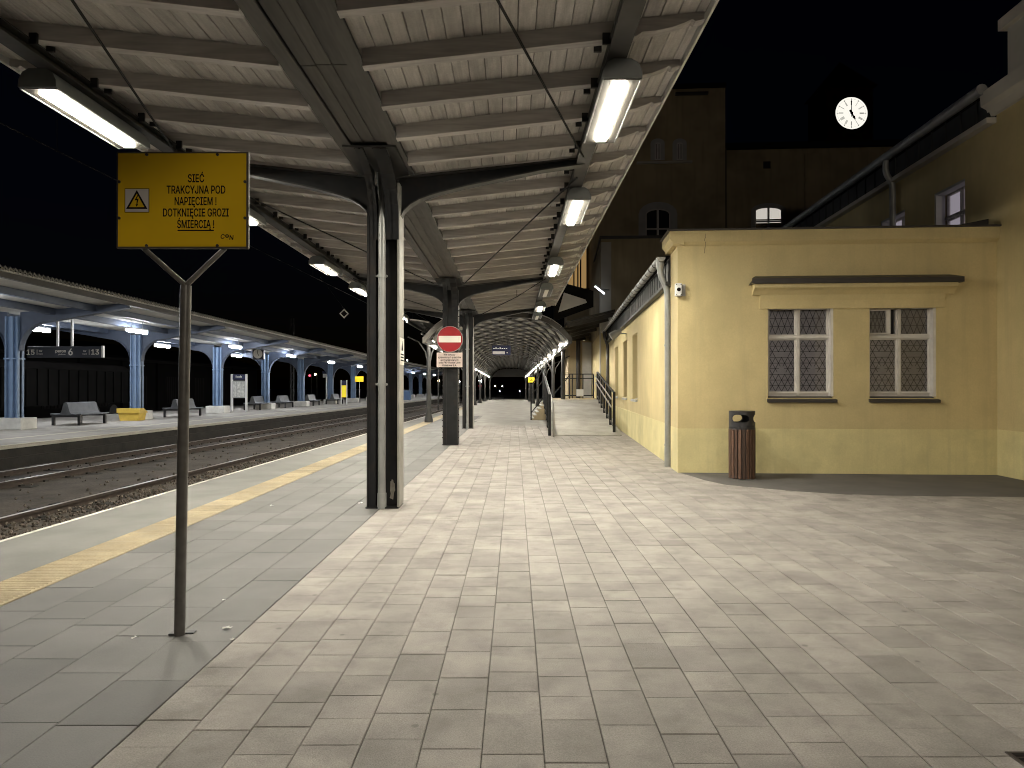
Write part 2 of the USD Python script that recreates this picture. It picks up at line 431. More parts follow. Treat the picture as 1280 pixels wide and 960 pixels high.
for y0, y1 in zip(ys[:-1], ys[1:]):
    for (m_, a0, a1, z) in ((mb, 0.035, None, 0.0), (mw, -0.02, 0.035, 0.004)):
        q = []
        for yy in (y0, y1):
            l = near_edge(yy) + a0
            r = near_edge(yy) + a1 if a1 is not None else ft(TX0, yy, 0)[0] - 0.004
            q += [(l, yy), (r, yy)]
        v = [(a, b, zz) for zz in (-0.10, z) for a, b in q]
        m_.add(v, [(4, 5, 7, 6), (0, 4, 6, 2), (1, 3, 7, 5)])
part(plat, 'concrete_strip', mb, 'concrete'); part(plat, 'edge_line', mw, 'edge_white')
y = 2.4
far_t = MB()
i = 0
while y < 60:
    big = y < 19
    m_ = MB() if big else far_t
    tn = max(0.7, min(1.25, rnd.gauss(1, 0.1)))
    slab(m_, TX0, TX1, y, y + 0.46, 0.003, 0.05, 0.006, ft, tn, (0, 0))
    if big:
        for q in range(8):                               # raised bars across the tile
            yy = y + 0.03 + q * 0.052
            v = [ft(TX0 + 0.02, yy, 0.003), ft(TX1 - 0.02, yy, 0.003), ft(TX1 - 0.02, yy + 0.028, 0.003), ft(TX0 + 0.02, yy + 0.028, 0.003),
                 ft(TX0 + 0.027, yy + 0.007, 0.008), ft(TX1 - 0.027, yy + 0.007, 0.008), ft(TX1 - 0.027, yy + 0.021, 0.008), ft(TX0 + 0.027, yy + 0.021, 0.008)]
            m_.add(v, [(0, 1, 5, 4), (1, 2, 6, 5), (2, 3, 7, 6), (3, 0, 4, 7), (4, 5, 6, 7)], tn * 1.06)
        part(plat, 'tactile_tile', m_, 'tactile', tones=True)
    y += 0.46
part(plat, 'tactile_tile', far_t, 'tactile', tones=True, kind='stuff')
ds = []
cols = np.linspace(-3.745, -1.7685, 6)
for a, b in zip(cols[:-1], cols[1:]):
    y = 2.0 + rnd.random() * 0.5
    while y < 40:
        L = rnd.choice([0.40, 0.60, 0.60, 0.52])
        ds.append((a, b, y, y + L)); y += L
ds.sort(key=lambda s: s[2])
rest = MB()
for i, s in enumerate(ds):
    m_ = MB() if i < 240 else rest
    slab(m_, *s, rnd.uniform(-0.001, 0.001), 0.05, 0.003, ft if s[1] < -1.8 else ft, max(0.75, min(1.2, rnd.gauss(1, 0.09))), (rnd.uniform(-.003, .003), rnd.uniform(-.003, .003)))
    if i < 240:
        part(plat, 'slab', m_, 'slab_grey', tones=True)
part(plat, 'slab', rest, 'slab_grey', tones=True, kind='stuff')
mb = MB(); mb.box(-3.74, -1.66, 40.2, 110, -0.2, -0.002, ft); part(plat, 'far_paving', mb, 'far_paving')

# track bed
gr = thing('ground', 'dark earth and ballast of the railway yard', 'ground', (0, 0, 0), kind='structure')
mb = MB(); mb.box(-400, 400, -40, 900, -1.0, -0.62); part(gr, 'yard', mb, 'ballast')
nx, ny = 44, 150
xs = np.linspace(0, 1, nx); yy = 2 + 118 * np.linspace(0, 1, ny) ** 1.6
v = []
for yv in yy:
    a, b = far_edge(yv) + 0.02, near_edge(yv) - 0.02
    for t in xs:
        xv = a + (b - a) * t
        hgt = -0.435 + 0.09 * (meshkit.fbm(np.array([xv * 1.7, yv * 1.7, 0.3]), 4, 3) - 0.5)
        v.append((xv, yv, hgt))
f = [(j * nx + i, j * nx + i + 1, (j + 1) * nx + i + 1, (j + 1) * nx + i) for j in range(ny - 1) for i in range(nx - 1)]
mb = MB().add(v, f); part(gr, 'track_bed', mb, 'ballast', smooth=True)
mb = MB()
r2 = np.random.default_rng(5)
octa_f = np.array([(0, 2, 4), (2, 1, 4), (1, 3, 4), (3, 0, 4), (2, 0, 5), (1, 2, 5), (3, 1, 5), (0, 3, 5)])
octa = np.array([(1, 0, 0), (-1, 0, 0), (0, 1, 0), (0, -1, 0), (0, 0, 1), (0, 0, -1)], float)
for q in range(7000):
    yv = 4 + 36 * r2.random() ** 1.5
    if q < 6500:
        xv = near_edge(yv) - 0.05 - r2.random() * (near_edge(yv) - rail1(yv) + 0.2)
    else:
        xv = rail1(yv) - r2.random() * (rail1(yv) - rail3(yv))
    s = r2.uniform(0.015, 0.045)
    R = np.linalg.qr(r2.normal(size=(3, 3)))[0]
    vv = (octa * r2.uniform(0.6, 1.2, (6, 3))) @ R * s + (xv, yv, -0.415 + r2.uniform(-.02, .02))
    mb.add(vv, octa_f, float(r2.uniform(0.5, 1.7)))
st = thing('track_ballast', 'loose brown ballast stones between the platform edge and the rails', 'ballast', (0, 0, 0), kind='stuff')
part(st, 'stones', mb, 'stone', tones=True)

def rail_mesh(fn, y0, y1, n=40):
    body, top = MB(), MB()
    prof = [(-0.075, 0), (0.075, 0), (0.075, 0.02), (0.014, 0.035), (0.014, 0.13), (0.037, 0.14), (0.037, 0.178), (-0.037, 0.178), (-0.037, 0.14), (-0.014, 0.13), (-0.014, 0.035), (-0.075, 0.02)]
    yy = y0 + (y1 - y0) * np.linspace(0, 1, n) ** 1.5
    v = [(fn(y) + a, y, -0.482 + b) for y in yy for a, b in prof]
    m = len(prof)
    f = [(i * m + j, i * m + (j + 1) % m, (i + 1) * m + (j + 1) % m, (i + 1) * m + j) for i in range(n - 1) for j in range(m)]
    body.add(v, f)
    v = [(fn(y) + a, y, -0.482 + b) for y in yy for a, b in ((-0.033, 0.182), (0.033, 0.182))]
    top.add(v, [(2 * i, 2 * i + 1, 2 * i + 3, 2 * i + 2) for i in range(n - 1)])
    return body, top
def track(label, rails, slabs_x):
    t = thing('railway_track', label, 'railway track', (0, 0, 0), group='tracks between the two platforms')
    for fn in rails:
        b, tp = rail_mesh(fn, 3, 140)
        r = part(t, 'rail', b, 'rail_rust'); part(r, 'running_surface', tp, 'rail_top')
    sl = MB()
    y = 4.0
    while y < 60:
        x0, x1 = slabs_x(y)
        m_ = MB() if y < 30 else sl
        m_.rbox(x0, x1, y - 0.14, y + 0.14, -0.6, -0.43 + rnd.uniform(-.012, .006), 0.02)
        for fn in rails:
            m_.box(fn(y) - 0.13, fn(y) - 0.08, y - 0.06, y + 0.06, -0.45, -0.40)
            m_.box(fn(y) + 0.08, fn(y) + 0.13, y - 0.06, y + 0.06, -0.45, -0.40)
        if y < 30: part(t, 'sleeper', m_, 'platform_face')
        y += 0.72
    part(t, 'sleeper', sl, 'platform_face', kind='stuff')
track('single rusty rail running close along the near platform edge', [rail1], lambda y: (rail1(y) - 0.7, rail1(y) + 0.45))
track('pair of dull rails running below the far island platform', [rail2, rail3], lambda y: (rail3(y) - 0.4, rail2(y) + 0.4))

# ================================================================ ISLAND PLATFORM (far left)
isl = thing('island_platform', 'grey island platform across the tracks with white safety line', 'platform', (0, 0, 0), kind='structure')
mb, ml, mf = MB(), MB(), MB()
ys = [2, 20, 40, 60, 90, 140]
for y0, y1 in zip(ys[:-1], ys[1:]):
    e0, e1 = far_edge(y0), far_edge(y1)
    mb.add([(e0, y0, 0.15), (e1, y1, 0.15), (e1 - 10, y1, 0.15), (e0 - 10, y0, 0.15), (e0, y0, 0.06), (e1, y1, 0.06)], [(0, 1, 2, 3), (4, 5, 1, 0)])
    ml.add([(e0 - 1.65, y0, 0.154), (e1 - 1.65, y1, 0.154), (e1 - 1.80, y1, 0.154), (e0 - 1.80, y0, 0.154)], [(0, 1, 2, 3)])
    ml.add([(e0, y0, 0.154), (e1, y1, 0.154), (e1 - 0.10, y1, 0.154), (e0 - 0.10, y0, 0.154)], [(0, 1, 2, 3)])
    mf.add([(e0 - .04, y0, -0.6), (e1 - .04, y1, -0.6), (e1 - .04, y1, 0.06), (e0 - .04, y0, 0.06)], [(0, 1, 2, 3)])
    mf.add([(e0 + .05, y0, -0.6), (e1 + .05, y1, -0.6), (e1 + .05, y1, -0.16), (e0 + .05, y0, -0.16), (e1 - .04, y1, -0.16), (e0 - .04, y0, -0.16)], [(0, 1, 2, 3), (3, 2, 4, 5)])
part(isl, 'surface', mb, 'island_paving'); part(isl, 'safety_line', ml, 'line_white'); part(isl, 'retaining_face', mf, 'platform_face')

xc = lambda D: -17.15 + 0.041 * (D - 24.6)
drop = lambda D: -0.0125 * (min(max(D, 12), 62) - 19)
ic = thing('island_canopy', 'long pale canopy on light blue columns over the island platform', 'canopy', (xc(24.6), 24.6, 0.15))
colY = [17.0, 24.8, 32.3, 40.4, 47.4, 54.4, 62, 69.5, 77, 84.5, 92, 100, 108, 116]
def island_column(Y):
    X = xc(Y); d = drop(Y)
    b = MB(); b.rbox(X - 0.52, X + 0.52, Y - 0.42, Y + 0.42, 0.15, 0.55, 0.02)
    part(ic, 'base_block', b, 'block_white')
    c = MB()
    for (w0, w1, t0, t1) in ((-0.22, 0.22, -0.05, 0.05), (-0.22, -0.18, -0.17, 0.17), (0.18, 0.22, -0.17, 0.17), (-0.05, 0.05, -0.16, 0.16)):
        c.box(X + w0, X + w1, Y + t0, Y + t1, 0.55, 4.1 + d)
    c.box(X - 0.25, X + 0.25, Y - 0.19, Y + 0.19, 2.55, 2.60)
    part(ic, 'column', c, 'blue_paint')
    for sgn in (-1, 1):
        pts = [(0.22, 4.25 + d), (3.95, 4.58 + d), (3.95, 4.42 + d), (2.2, 4.12 + d)]
        for q in range(9):
            a = math.radians(90 - q * 90 / 8)
            pts.append((1.25 - 1.0 * math.cos(math.radians(q * 90 / 8 - 0)) * 0 - 1.0 * math.sin(math.radians(q * 90 / 8)), 2.95 + d + 1.0 * math.cos(math.radians(q * 90 / 8))))
        pts.append((0.22, 2.95 + d))
        a_ = MB()
        a_.prism(pts, lambda p, z, w: (X + sgn * p, Y + w, z), -0.04, 0.04)
        low = pts[2:-1]
        for (p, q) in zip(low[:-1], low[1:]):
            a_.bar((X + sgn * p[0], Y, p[1]), (X + sgn * q[0], Y, q[1]), 0.26, 0.03, up=(0, 1, 0.01)) if False else None
            v = [(X + sgn * e[0], Y + s_ * 0.14, e[1]) for e in (p, q) for s_ in (-1, 1)]
            v += [(a, b, c2 - 0.03) for a, b, c2 in v]
            a_.add(v, [(0, 1, 3, 2), (4, 6, 7, 5), (0, 2, 6, 4), (1, 5, 7, 3)])
        part(ic, 'bracket_arm', a_, 'blue_dark')
for Y in colY:
    island_column(Y)
mb, mf, mbeam = MB(), {}, {}
Ys = list(np.linspace(9, 122, 30))
for y0, y1 in zip(Ys[:-1], Ys[1:]):
    for sgn in (-1, 1):
        v = []
        for yv in (y0, y1):
            d = drop(yv)
            v += [(xc(yv), yv, 4.27 + d), (xc(yv) + sgn * 4.15, yv, 4.62 + d)]
        v += [(a, b, c2 + 0.05) for a, b, c2 in v]
        mb.add(v, [(0, 1, 3, 2), (4, 6, 7, 5), (1, 5, 7, 3)])
        for off, w, z0, z1, m_ in ((4.05, 0.12, 4.46, 4.63, mf), (2.75, 0.16, 4.28, 4.50, mbeam), (1.35, 0.16, 4.16, 4.38, mbeam)):
            m_ = m_.setdefault((sgn, off), MB())
            v = []
            for yv in (y0, y1):
                d = drop(yv)
                v += [(xc(yv) + sgn * off + p, yv, zz + d) for zz in (z0, z1) for p in (-w / 2, w / 2)]
            m_.add(v, [(0, 1, 5, 4), (2, 6, 7, 3), (0, 4, 6, 2), (1, 3, 7, 5)])
part(ic, 'ceiling', mb, 'island_ceiling'); [part(ic, 'fascia', m_, 'island_fascia') for m_ in mf.values()]; [part(ic, 'roof_beam', m_, 'blue_dark') for m_ in mbeam.values()]
mc = MB()                                                # corrugated edge of the roof sheets
yv = np.arange(9, 100, 0.045)
v, f = [], []
for i, y in enumerate(yv):
    h = 4.735 + drop(y) + 0.04 * math.sin(2 * math.pi * y / 0.18)
    e = xc(y) + 4.15
    v += [(e + 0.03, y, h - 0.07), (e + 0.03, y, h), (e - 1.4, y, h - 0.13)]
    if i:
        b = 3 * i
        f += [(b - 3, b, b + 1, b - 2), (b - 2, b + 1, b + 2, b - 1)]
mc.add(v, f); part(ic, 'corrugated_edge', mc, 'corrugated')

# lamps of the island canopy
def tube_lamp(name, label, X, Y, Z, L, mt, group, r=0.05):
    t = thing(name, label, 'lamp', (X, Y, Z), group=group)
    b = MB(); b.rbox(X - 0.08, X + 0.08, Y - L / 2, Y + L / 2, Z + 0.05, Z + 0.12, 0.012); part(t, 'housing', b, 'plastic_white')
    b = MB(); b.tube([(X, Y - L / 2 + 0.04, Z), (X, Y + L / 2 - 0.04, Z)], r, 8); part(t, 'tube', b, mt)
    b = MB()
    b.tube([(X, Y - L * 0.3, Z + 0.12), (X, Y - L * 0.3, Z + 0.42)], 0.012, 5); b.tube([(X, Y + L * 0.3, Z + 0.12), (X, Y + L * 0.3, Z + 0.42)], 0.012, 5)
    part(t, 'hanger', b, 'zinc')
    return t
near_row = [20.5, 29.2, 38.6, 47.2, 56.2, 65, 74, 83, 92, 101, 110]
words = ['first', 'second', 'third', 'fourth', 'fifth', 'sixth', 'seventh', 'eighth', 'ninth', 'tenth', 'eleventh', 'twelfth', 'thirteenth', 'fourteenth', 'fifteenth', 'sixteenth']
p0 = None
for i, Y in enumerate(near_row):
    lab = 'bright tube lamp on the track side of the island canopy, %s from left' % words[i]
    if p0 is None:
        p0 = tube_lamp('island_lamp', lab, xc(Y) + 1.75, Y, 4.0 + drop(Y), 1.5, 'tube_cool', 'lamps under the island canopy', 0.085)
    else:
        dup(p0, (xc(Y) + 1.75, Y, 4.0 + drop(Y)), lab)
for i, Y in enumerate([19.5, 28.4, 37.8, 47.0]):
    dup(p0, (xc(Y) - 1.75, Y, 4.0 + drop(Y)), 'bright tube lamp behind the island canopy columns, %s from the left' % words[i])

# hanging platform sign
SD = 27.5
t = thing('platform_sign', 'dark hanging sign reading 15 peron 6 13 over the island platform', 'sign', tuple(px(84, 440, SD)))
a, b_ = px(36, 447, SD), px(130, 433, SD)
m_ = MB(); m_.rbox(a[0], b_[0], SD - 0.06, SD + 0.06, a[2], b_[2], 0.01); part(t, 'panel', m_, 'sign_dim')
m_ = MB()
for x_ in (73, 91):
    q = px(x_, 402, SD); m_.box(q[0] - 0.035, q[0] + 0.035, SD - 0.03, SD + 0.03, b_[2], q[2] + 0.6)
part(t, 'hanger', m_, 'plastic_white')
m_ = MB(); q = px(130, 432, SD); m_.box(q[0] - 0.03, q[0] + 0.03, SD - 0.08, SD + 0.05, a[2], b_[2] + 0.02); part(t, 'end_cap', m_, 'plastic_white')
m_ = MB()
for (tx, x_, y_, h) in (('15', 40.5, 440.5, 0.19), ('tor', 53, 438.8, 0.075), ('peron', 78, 438.7, 0.11), ('platform', 79.5, 443, 0.05), ('6', 90.3, 440, 0.24), ('tor', 108, 438.8, 0.075), ('track', 108, 442.5, 0.05), ('track', 53, 442.5, 0.05), ('13', 121, 440.2, 0.19)):
    q = px(x_, y_, SD); lettering(m_, tx, h, (q[0], SD - 0.062, q[2]), (1, 0, 0), (0, 0, 1), depth=0.006, bold=h > 0.1)
for x_ in (48.5, 113.5):
    q = px(x_, 440.5, SD); m_.box(q[0] - 0.008, q[0] + 0.008, SD - 0.066, SD - 0.062, q[2] - 0.1, q[2] + 0.1)
part(t, 'lettering', m_, 'sign_white')

# benches: two seats back to back round a shared backrest
def bench(label, X, Y):
    t = thing('bench', label, 'bench', (X, Y, 0.15), group='benches on the island platform')
    w, L = 1.15, 1.9
    m_ = MB()
    prof = [(-w, 0.50), (-w, 0.43), (0, 0.43), (0.03, 0.46), (0, 0.50), (-0.18, 0.47), (-0.36, 0.49), (-0.42, 0.6), (-0.5, 0.93), (-0.57, 0.97), (-0.64, 0.93), (-0.72, 0.6), (-0.78, 0.49), (-0.97, 0.47)]
    m_.prism(prof, lambda p, z, q: (X + p, Y + q, 0.15 + z * 0.9), -L, 0.0); part(t, 'seat', m_, 'bench_grey', smooth=30)
    for p in (-1.08, -0.1):
        for q in (-L + 0.1, -0.1):
            g = MB(); g.rbox(X + p - 0.05, X + p + 0.05, Y + q - 0.05, Y + q + 0.05, 0.15, 0.15 + 0.39, 0.008); part(t, 'leg', g, 'bin_metal')
    m_ = MB(); m_.box(X - 1.08, X - 0.1, Y - L + 0.07, Y - L + 0.13, 0.46, 0.52); m_.box(X - 1.08, X - 0.1, Y - 0.13, Y - 0.07, 0.46, 0.52); part(t, 'crossbar', m_, 'bin_metal')
    return t
bn = [(-16.3, 29.1, 'dark back to back bench nearest the hanging platform sign'), (-15.7, 36.6, 'back to back bench half hidden by the warning sign post'), (-15.85, 47.4, 'dark bench just right of the timetable board'),
      (-15.7, 52.0, 'bench with pale seat between two blue columns, right of the hanging clock'), (-15.3, 57.6, 'bench in front of the blue column beside the thin white sign pole'), (-14.7, 63.0, 'farthest bench, left of the yellow notice board')]
pb = bench(bn[0][2], bn[0][0], bn[0][1])
for X, Y, lab in bn[1:]:
    dup(pb, (X, Y, 0.15), lab)

# yellow grit box
gX, gY = -16.5, 31.3
t = thing('grit_box', 'yellow grit box with sloping lid at the foot of a column', 'grit box', (gX, gY, 0.15))
m_ = MB(); m_.prism([(-0.38, 0), (0.38, 0), (0.46, 0.33), (-0.46, 0.33)], lambda p, z, w: (gX + p, gY + w, 0.15 + z), -0.3, 0.3); part(t, 'body', m_, 'grit_yellow')
m_ = MB(); m_.prism([(-0.36, 0.335), (0.36, 0.335), (0.36, 0.36), (0.0, 0.54), (-0.36, 0.54)], lambda p, z, w: (gX + w, gY + p, 0.15 + z), -0.49, 0.49); part(t, 'lid', m_, 'grit_yellow')

# timetable board
bX, bY = -16.3, 43.0
t = thing('timetable_board', 'grey framed timetable board with navy heading on the island platform', 'notice board', (bX, bY, 0.15))
m_ = MB()
for s_ in (-0.43, 0.43): m_.rbox(bX + s_ - 0.06, bX + s_ + 0.06, bY - 0.05, bY + 0.05, 0.15, 2.38, 0.01)
part(t, 'post', m_, 'plastic_white')
m_ = MB(); m_.box(bX - 0.37, bX + 0.37, bY - 0.04, bY + 0.04, 2.05, 2.36); part(t, 'heading', m_, 'sign_navy')
m_ = MB(); m_.box(bX - 0.37, bX + 0.37, bY - 0.045, bY + 0.045, 0.95, 1.98); h_ = part(t, 'display_case', m_, 'sign_back')
for k_, (p, q) in enumerate(((-0.35, -0.13), (-0.1, 0.12), (0.15, 0.35))):
    m_ = MB(); m_.box(bX + p, bX + q, bY - 0.052, bY - 0.046, 1.0, 1.93); part(h_, 'poster', m_, 'board_poster')
m_ = MB()
for p in (-0.16, -0.08, -0.03, 0.04, 0.10, 0.16): m_.box(bX + p - 0.022, bX + p + 0.022, bY - 0.045, bY - 0.041, 2.17, 2.17 + (0.12 if p in (-0.16, 0.10) else 0.08))
part(t, 'lettering', m_, 'sign_white')

# hanging clock of the island platform
kX, kY, kZ = -15.85, 45.0, 3.68
t = thing('platform_clock', 'square hanging clock under the island canopy', 'clock', (kX, kY, kZ))
m_ = MB(); m_.rbox(kX - 0.36, kX + 0.36, kY - 0.12, kY + 0.12, kZ - 0.36, kZ + 0.36, 0.03); part(t, 'case', m_, 'bin_metal')
m_ = MB(); m_.prism(Point(0, 0).buffer(0.29), lambda p, z, w: (kX + p, kY - w, kZ + z), 0.121, 0.13); part(t, 'dial', m_, 'sign_white')
m_ = MB(); m_.box(kX - 0.018, kX + 0.018, kY - 0.14, kY - 0.133, kZ, kZ + 0.22); m_.bar((kX, kY - 0.137, kZ), (kX + 0.08, kY - 0.137, kZ - 0.13), 0.03, 0.01, up=(0, 1, 0)); part(t, 'hand', m_, 'ink')
m_ = MB(); m_.tube([(kX - 0.2, kY, kZ + 0.36), (kX - 0.2, kY, kZ + 0.62)], 0.02, 6); m_.tube([(kX + 0.2, kY, kZ + 0.36), (kX + 0.2, kY, kZ + 0.62)], 0.02, 6); part(t, 'hanger', m_, 'bin_metal')

# thin white pole with two small plates, yellow timetable, little hanging sign
q = gp(409, 504.5, 0.15)
t = thing('sign_pole', 'thin white pole with small blue and white plates on the island platform', 'sign', tuple(q))
m_ = MB(); m_.tube([q, q + (0, 0, 2.55)], 0.06, 8); part(t, 'pole', m_, 'plastic_white')
m_ = MB(); m_.box(q[0] - 0.3, q[0] + 0.3, q[1] - 0.05, q[1] + 0.05, q[2] + 2.3, q[2] + 2.62); part(t, 'sign_plate', m_, 'plastic_white')
m_ = MB(); m_.box(q[0] - 0.34, q[0] + 0.34, q[1] - 0.05, q[1] + 0.05, q[2] + 2.63, q[2] + 2.85); part(t, 'blue_plate', m_, 'sign_navy')
q = gp(431, 505.5, 0.15)
t = thing('notice_board', 'narrow yellow timetable with blue top on white posts', 'notice board', tuple(q))
m_ = MB(); m_.box(q[0] - 0.19, q[0] + 0.19, q[1] - 0.04, q[1] + 0.04, q[2] + 0.6, q[2] + 1.6); part(t, 'sheet', m_, 'kiosk_yellow')
m_ = MB(); m_.box(q[0] - 0.19, q[0] + 0.19, q[1] - 0.04, q[1] + 0.04, q[2] + 1.62, q[2] + 2.0); part(t, 'heading', m_, 'sign_navy')
m_ = MB()
for s_ in (-0.23, 0.23): m_.box(q[0] + s_ - 0.04, q[0] + s_ + 0.04, q[1] - 0.05, q[1] + 0.05, q[2], q[2] + 2.05)
part(t, 'post', m_, 'plastic_white')
q = px(450, 474, 66)
t = thing('hanging_sign', 'small dull yellow sign on a thin pole at the far end of the island canopy', 'sign', (q[0], q[1], 0.15))
m_ = MB(); m_.box(q[0] - 0.38, q[0] + 0.38, q[1] - 0.03, q[1] + 0.03, q[2] - 0.25, q[2] + 0.25); part(t, 'plate', m_, 'sign_yellow')
m_ = MB(); m_.tube([(q[0], q[1] + 0.05, 0.15), (q[0], q[1] + 0.05, q[2])], 0.03, 6); part(t, 'pole', m_, 'zinc')
q = gp(508.5, 500.5, 0.15)
t = thing('storage_crate', 'pale blue crate standing far along the island platform', 'crate', tuple(q))
m_ = MB(); m_.rbox(q[0] - 0.5, q[0] + 0.5, q[1] - 0.5, q[1] + 0.5, 0.2, 1.15, 0.03); part(t, 'body', m_, 'cargo_blue')
m_ = MB(); m_.rbox(q[0] - 0.53, q[0] + 0.53, q[1] - 0.53, q[1] + 0.53, 1.15, 1.25, 0.02); part(t, 'lid', m_, 'blue_paint')
m_ = MB()
for s_ in (-0.42, 0.42): m_.box(q[0] + s_ - 0.06, q[0] + s_ + 0.06, q[1] - 0.5, q[1] + 0.5, 0.15, 0.2)
part(t, 'foot', m_, 'bin_metal')

# ================================================================ NEAR CANOPY
CX = -1.70
ZR = lambda dx: 4.41 + 0.109 * dx                        # underside of the rafters
EAVE = 3.43
CY0, CY1 = -8.0, 29.0
cn = thing('platform_canopy', 'old butterfly canopy with wooden boards and rafters on black steel columns', 'canopy', (CX, 9.7, 0))
COLS = [9.5, 19.9, 27.8, -1.1]
def edge_pts(sgn):
    return [(0.17, 3.62), (0.18, 3.81), (0.21, 3.90), (0.26, 3.985), (0.34, 4.06), (0.46, 4.13), (0.60, 4.18), (0.75, 4.225), (1.1, 4.31), (1.53, 4.40), (2.1, 4.52), (2.72, 4.61)]
for ci, Y in enumerate(COLS):
    c = MB()
    c.box(CX - 0.215, CX - 0.185, Y, Y + 0.38, 0, 4.3)
    c.box(CX - 0.184, CX + 0.184, Y + 0.12, Y + 0.145, 0, 4.3)
    c.box(CX - 0.184, CX - 0.10, Y + 0.005, Y + 0.025, 0, 4.1); c.box(CX + 0.10, CX + 0.184, Y + 0.005, Y + 0.025, 0, 4.1) if ci == 1 else None
    c.box(CX - 0.23, CX + 0.205, Y - 0.02, Y + 0.40, 0, 0.02)
    col = part(cn, 'column', c, 'steel_black')
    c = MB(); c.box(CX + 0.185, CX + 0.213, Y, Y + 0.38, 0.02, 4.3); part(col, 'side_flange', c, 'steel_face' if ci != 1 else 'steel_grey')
    if ci == 1:
        r_ = MB()
        for z in np.arange(0.2, 4.0, 0.16):
            for s_ in (-0.225, 0.222):
                r_.lathe([(0.0, -0.018), (0.014, -0.012), (0.018, 0), (0.014, 0.012), (0.0, 0.018)], (CX + s_, Y + 0.04, z), 6)
        c = MB(); c.box(CX - 0.098, CX + 0.098, Y + 0.03, Y + 0.05, 0.02, 4.1); part(col, 'front_plate', c, 'steel_black')
        part(col, 'rivets', r_, 'steel_black')
    if ci == 0:
        c = MB(); pts = [(0.02, 0.12), (0.07, 0.10), (0.085, 0.2), (0.10, 0.22), (0.095, 0.31), (0.075, 0.33), (0.07, 0.36), (0.05, 0.37), (0.04, 0.34), (0.03, 0.345), (0.025, 0.22), (0.035, 0.18)]
        c.prism(pts, lambda a, z, w: (CX + 0.05 + a * 0.9, Y + 0.12 - w, z), 0.001, 0.004); part(col, 'bare_patch', c, 'chip', label='flaked pale patch at the foot of the column')
    # arms to both sides
    for sgn in (-1, 1):
        low = edge_pts(sgn)
        poly = [(0.17, ZR(0.2) - 0.02), (2.75, ZR(2.75) - 0.02)] + low[::-1]
        a_ = MB(); a_.prism(poly, lambda p, z, w: (CX + sgn * p, Y + 0.19 + w, z), -0.012, 0.012)
        arm = part(cn, 'cross_arm', a_, 'steel_black')
        fl = MB()
        for line, th in ((low, -0.02), ([(0.17, ZR(0.2) - 0.04), (2.75, ZR(2.75) - 0.04)], 0.02)):
            for (p, q) in zip(line[:-1], line[1:]):
                v = [(CX + sgn * e[0], Y + 0.19 + s_ * 0.085, e[1] + dz) for dz in (0, th) for e in (p, q) for s_ in (-1, 1)]
                fl.add(v, [(0, 1, 3, 2), (4, 6, 7, 5), (0, 2, 6, 4), (1, 5, 7, 3)])
        part(arm, 'flange', fl, 'steel_grey')
    # brackets under the valley gutter, fore and aft
    for sgn in (-1, 1):
        b = MB(); wb = MB()
        arc = [(0.0, 3.55), (0.02, 3.8), (0.08, 4.0), (0.2, 4.16), (0.4, 4.30), (0.66, 4.39), (0.95, 4.435)]
        yb = Y + (0.0 if sgn < 0 else 0.38)
        for xo, w in ((-0.125, 0.05), (0.12, 0.085)):
            for (p, q) in zip(arc[:-1], arc[1:]):
                v = [(CX + xo + s_ * w, yb + sgn * e[0], e[1] + dz) for dz in (0, 0.025) for e in (p, q) for s_ in (-1, 1)]
                b.add(v, [(0, 1, 3, 2), (4, 6, 7, 5), (0, 2, 6, 4), (1, 5, 7, 3)])
            wb.prism(arc + [(0.95, 4.45), (0.0, 4.45)], lambda p, z, w2: (CX + xo + w2, yb + sgn * p, z), -0.01, 0.01)
        br = part(cn, 'gutter_bracket', wb, 'steel_black'); part(br, 'flange', b, 'steel_black')
    b = MB(); b.box(CX - 0.32, CX + 0.32, Y - 0.96, Y + 1.34, 4.452, 4.475); part(cn, 'bearing_plate', b, 'steel_grey')
for xo in (-0.30, 0.30):                                 # the two gutter beams
    b = MB(); s_ = 1 if xo > 0 else -1
    b.box(CX + xo - 0.075, CX + xo + 0.075, CY0, CY1, 4.478, 4.50)
    b.box(CX + xo - 0.075, CX + xo + 0.075, CY0, CY1, 4.7205, 4.74)
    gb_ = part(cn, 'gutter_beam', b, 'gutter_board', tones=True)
    b = MB(); b.box(CX + xo - s_ * 0.01, CX + xo + s_ * 0.02, CY0, CY1, 4.5005, 4.72); part(gb_, 'web', b, 'steel_black')  # black web, lighter flanges: the beam's lit and shaded look put into colour
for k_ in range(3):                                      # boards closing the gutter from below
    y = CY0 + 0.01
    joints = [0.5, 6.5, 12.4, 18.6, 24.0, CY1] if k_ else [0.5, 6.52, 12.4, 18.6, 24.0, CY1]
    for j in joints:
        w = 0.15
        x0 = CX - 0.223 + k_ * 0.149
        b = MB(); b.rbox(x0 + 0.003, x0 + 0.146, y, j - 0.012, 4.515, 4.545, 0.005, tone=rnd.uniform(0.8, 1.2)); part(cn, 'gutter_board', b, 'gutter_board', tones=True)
        y = j
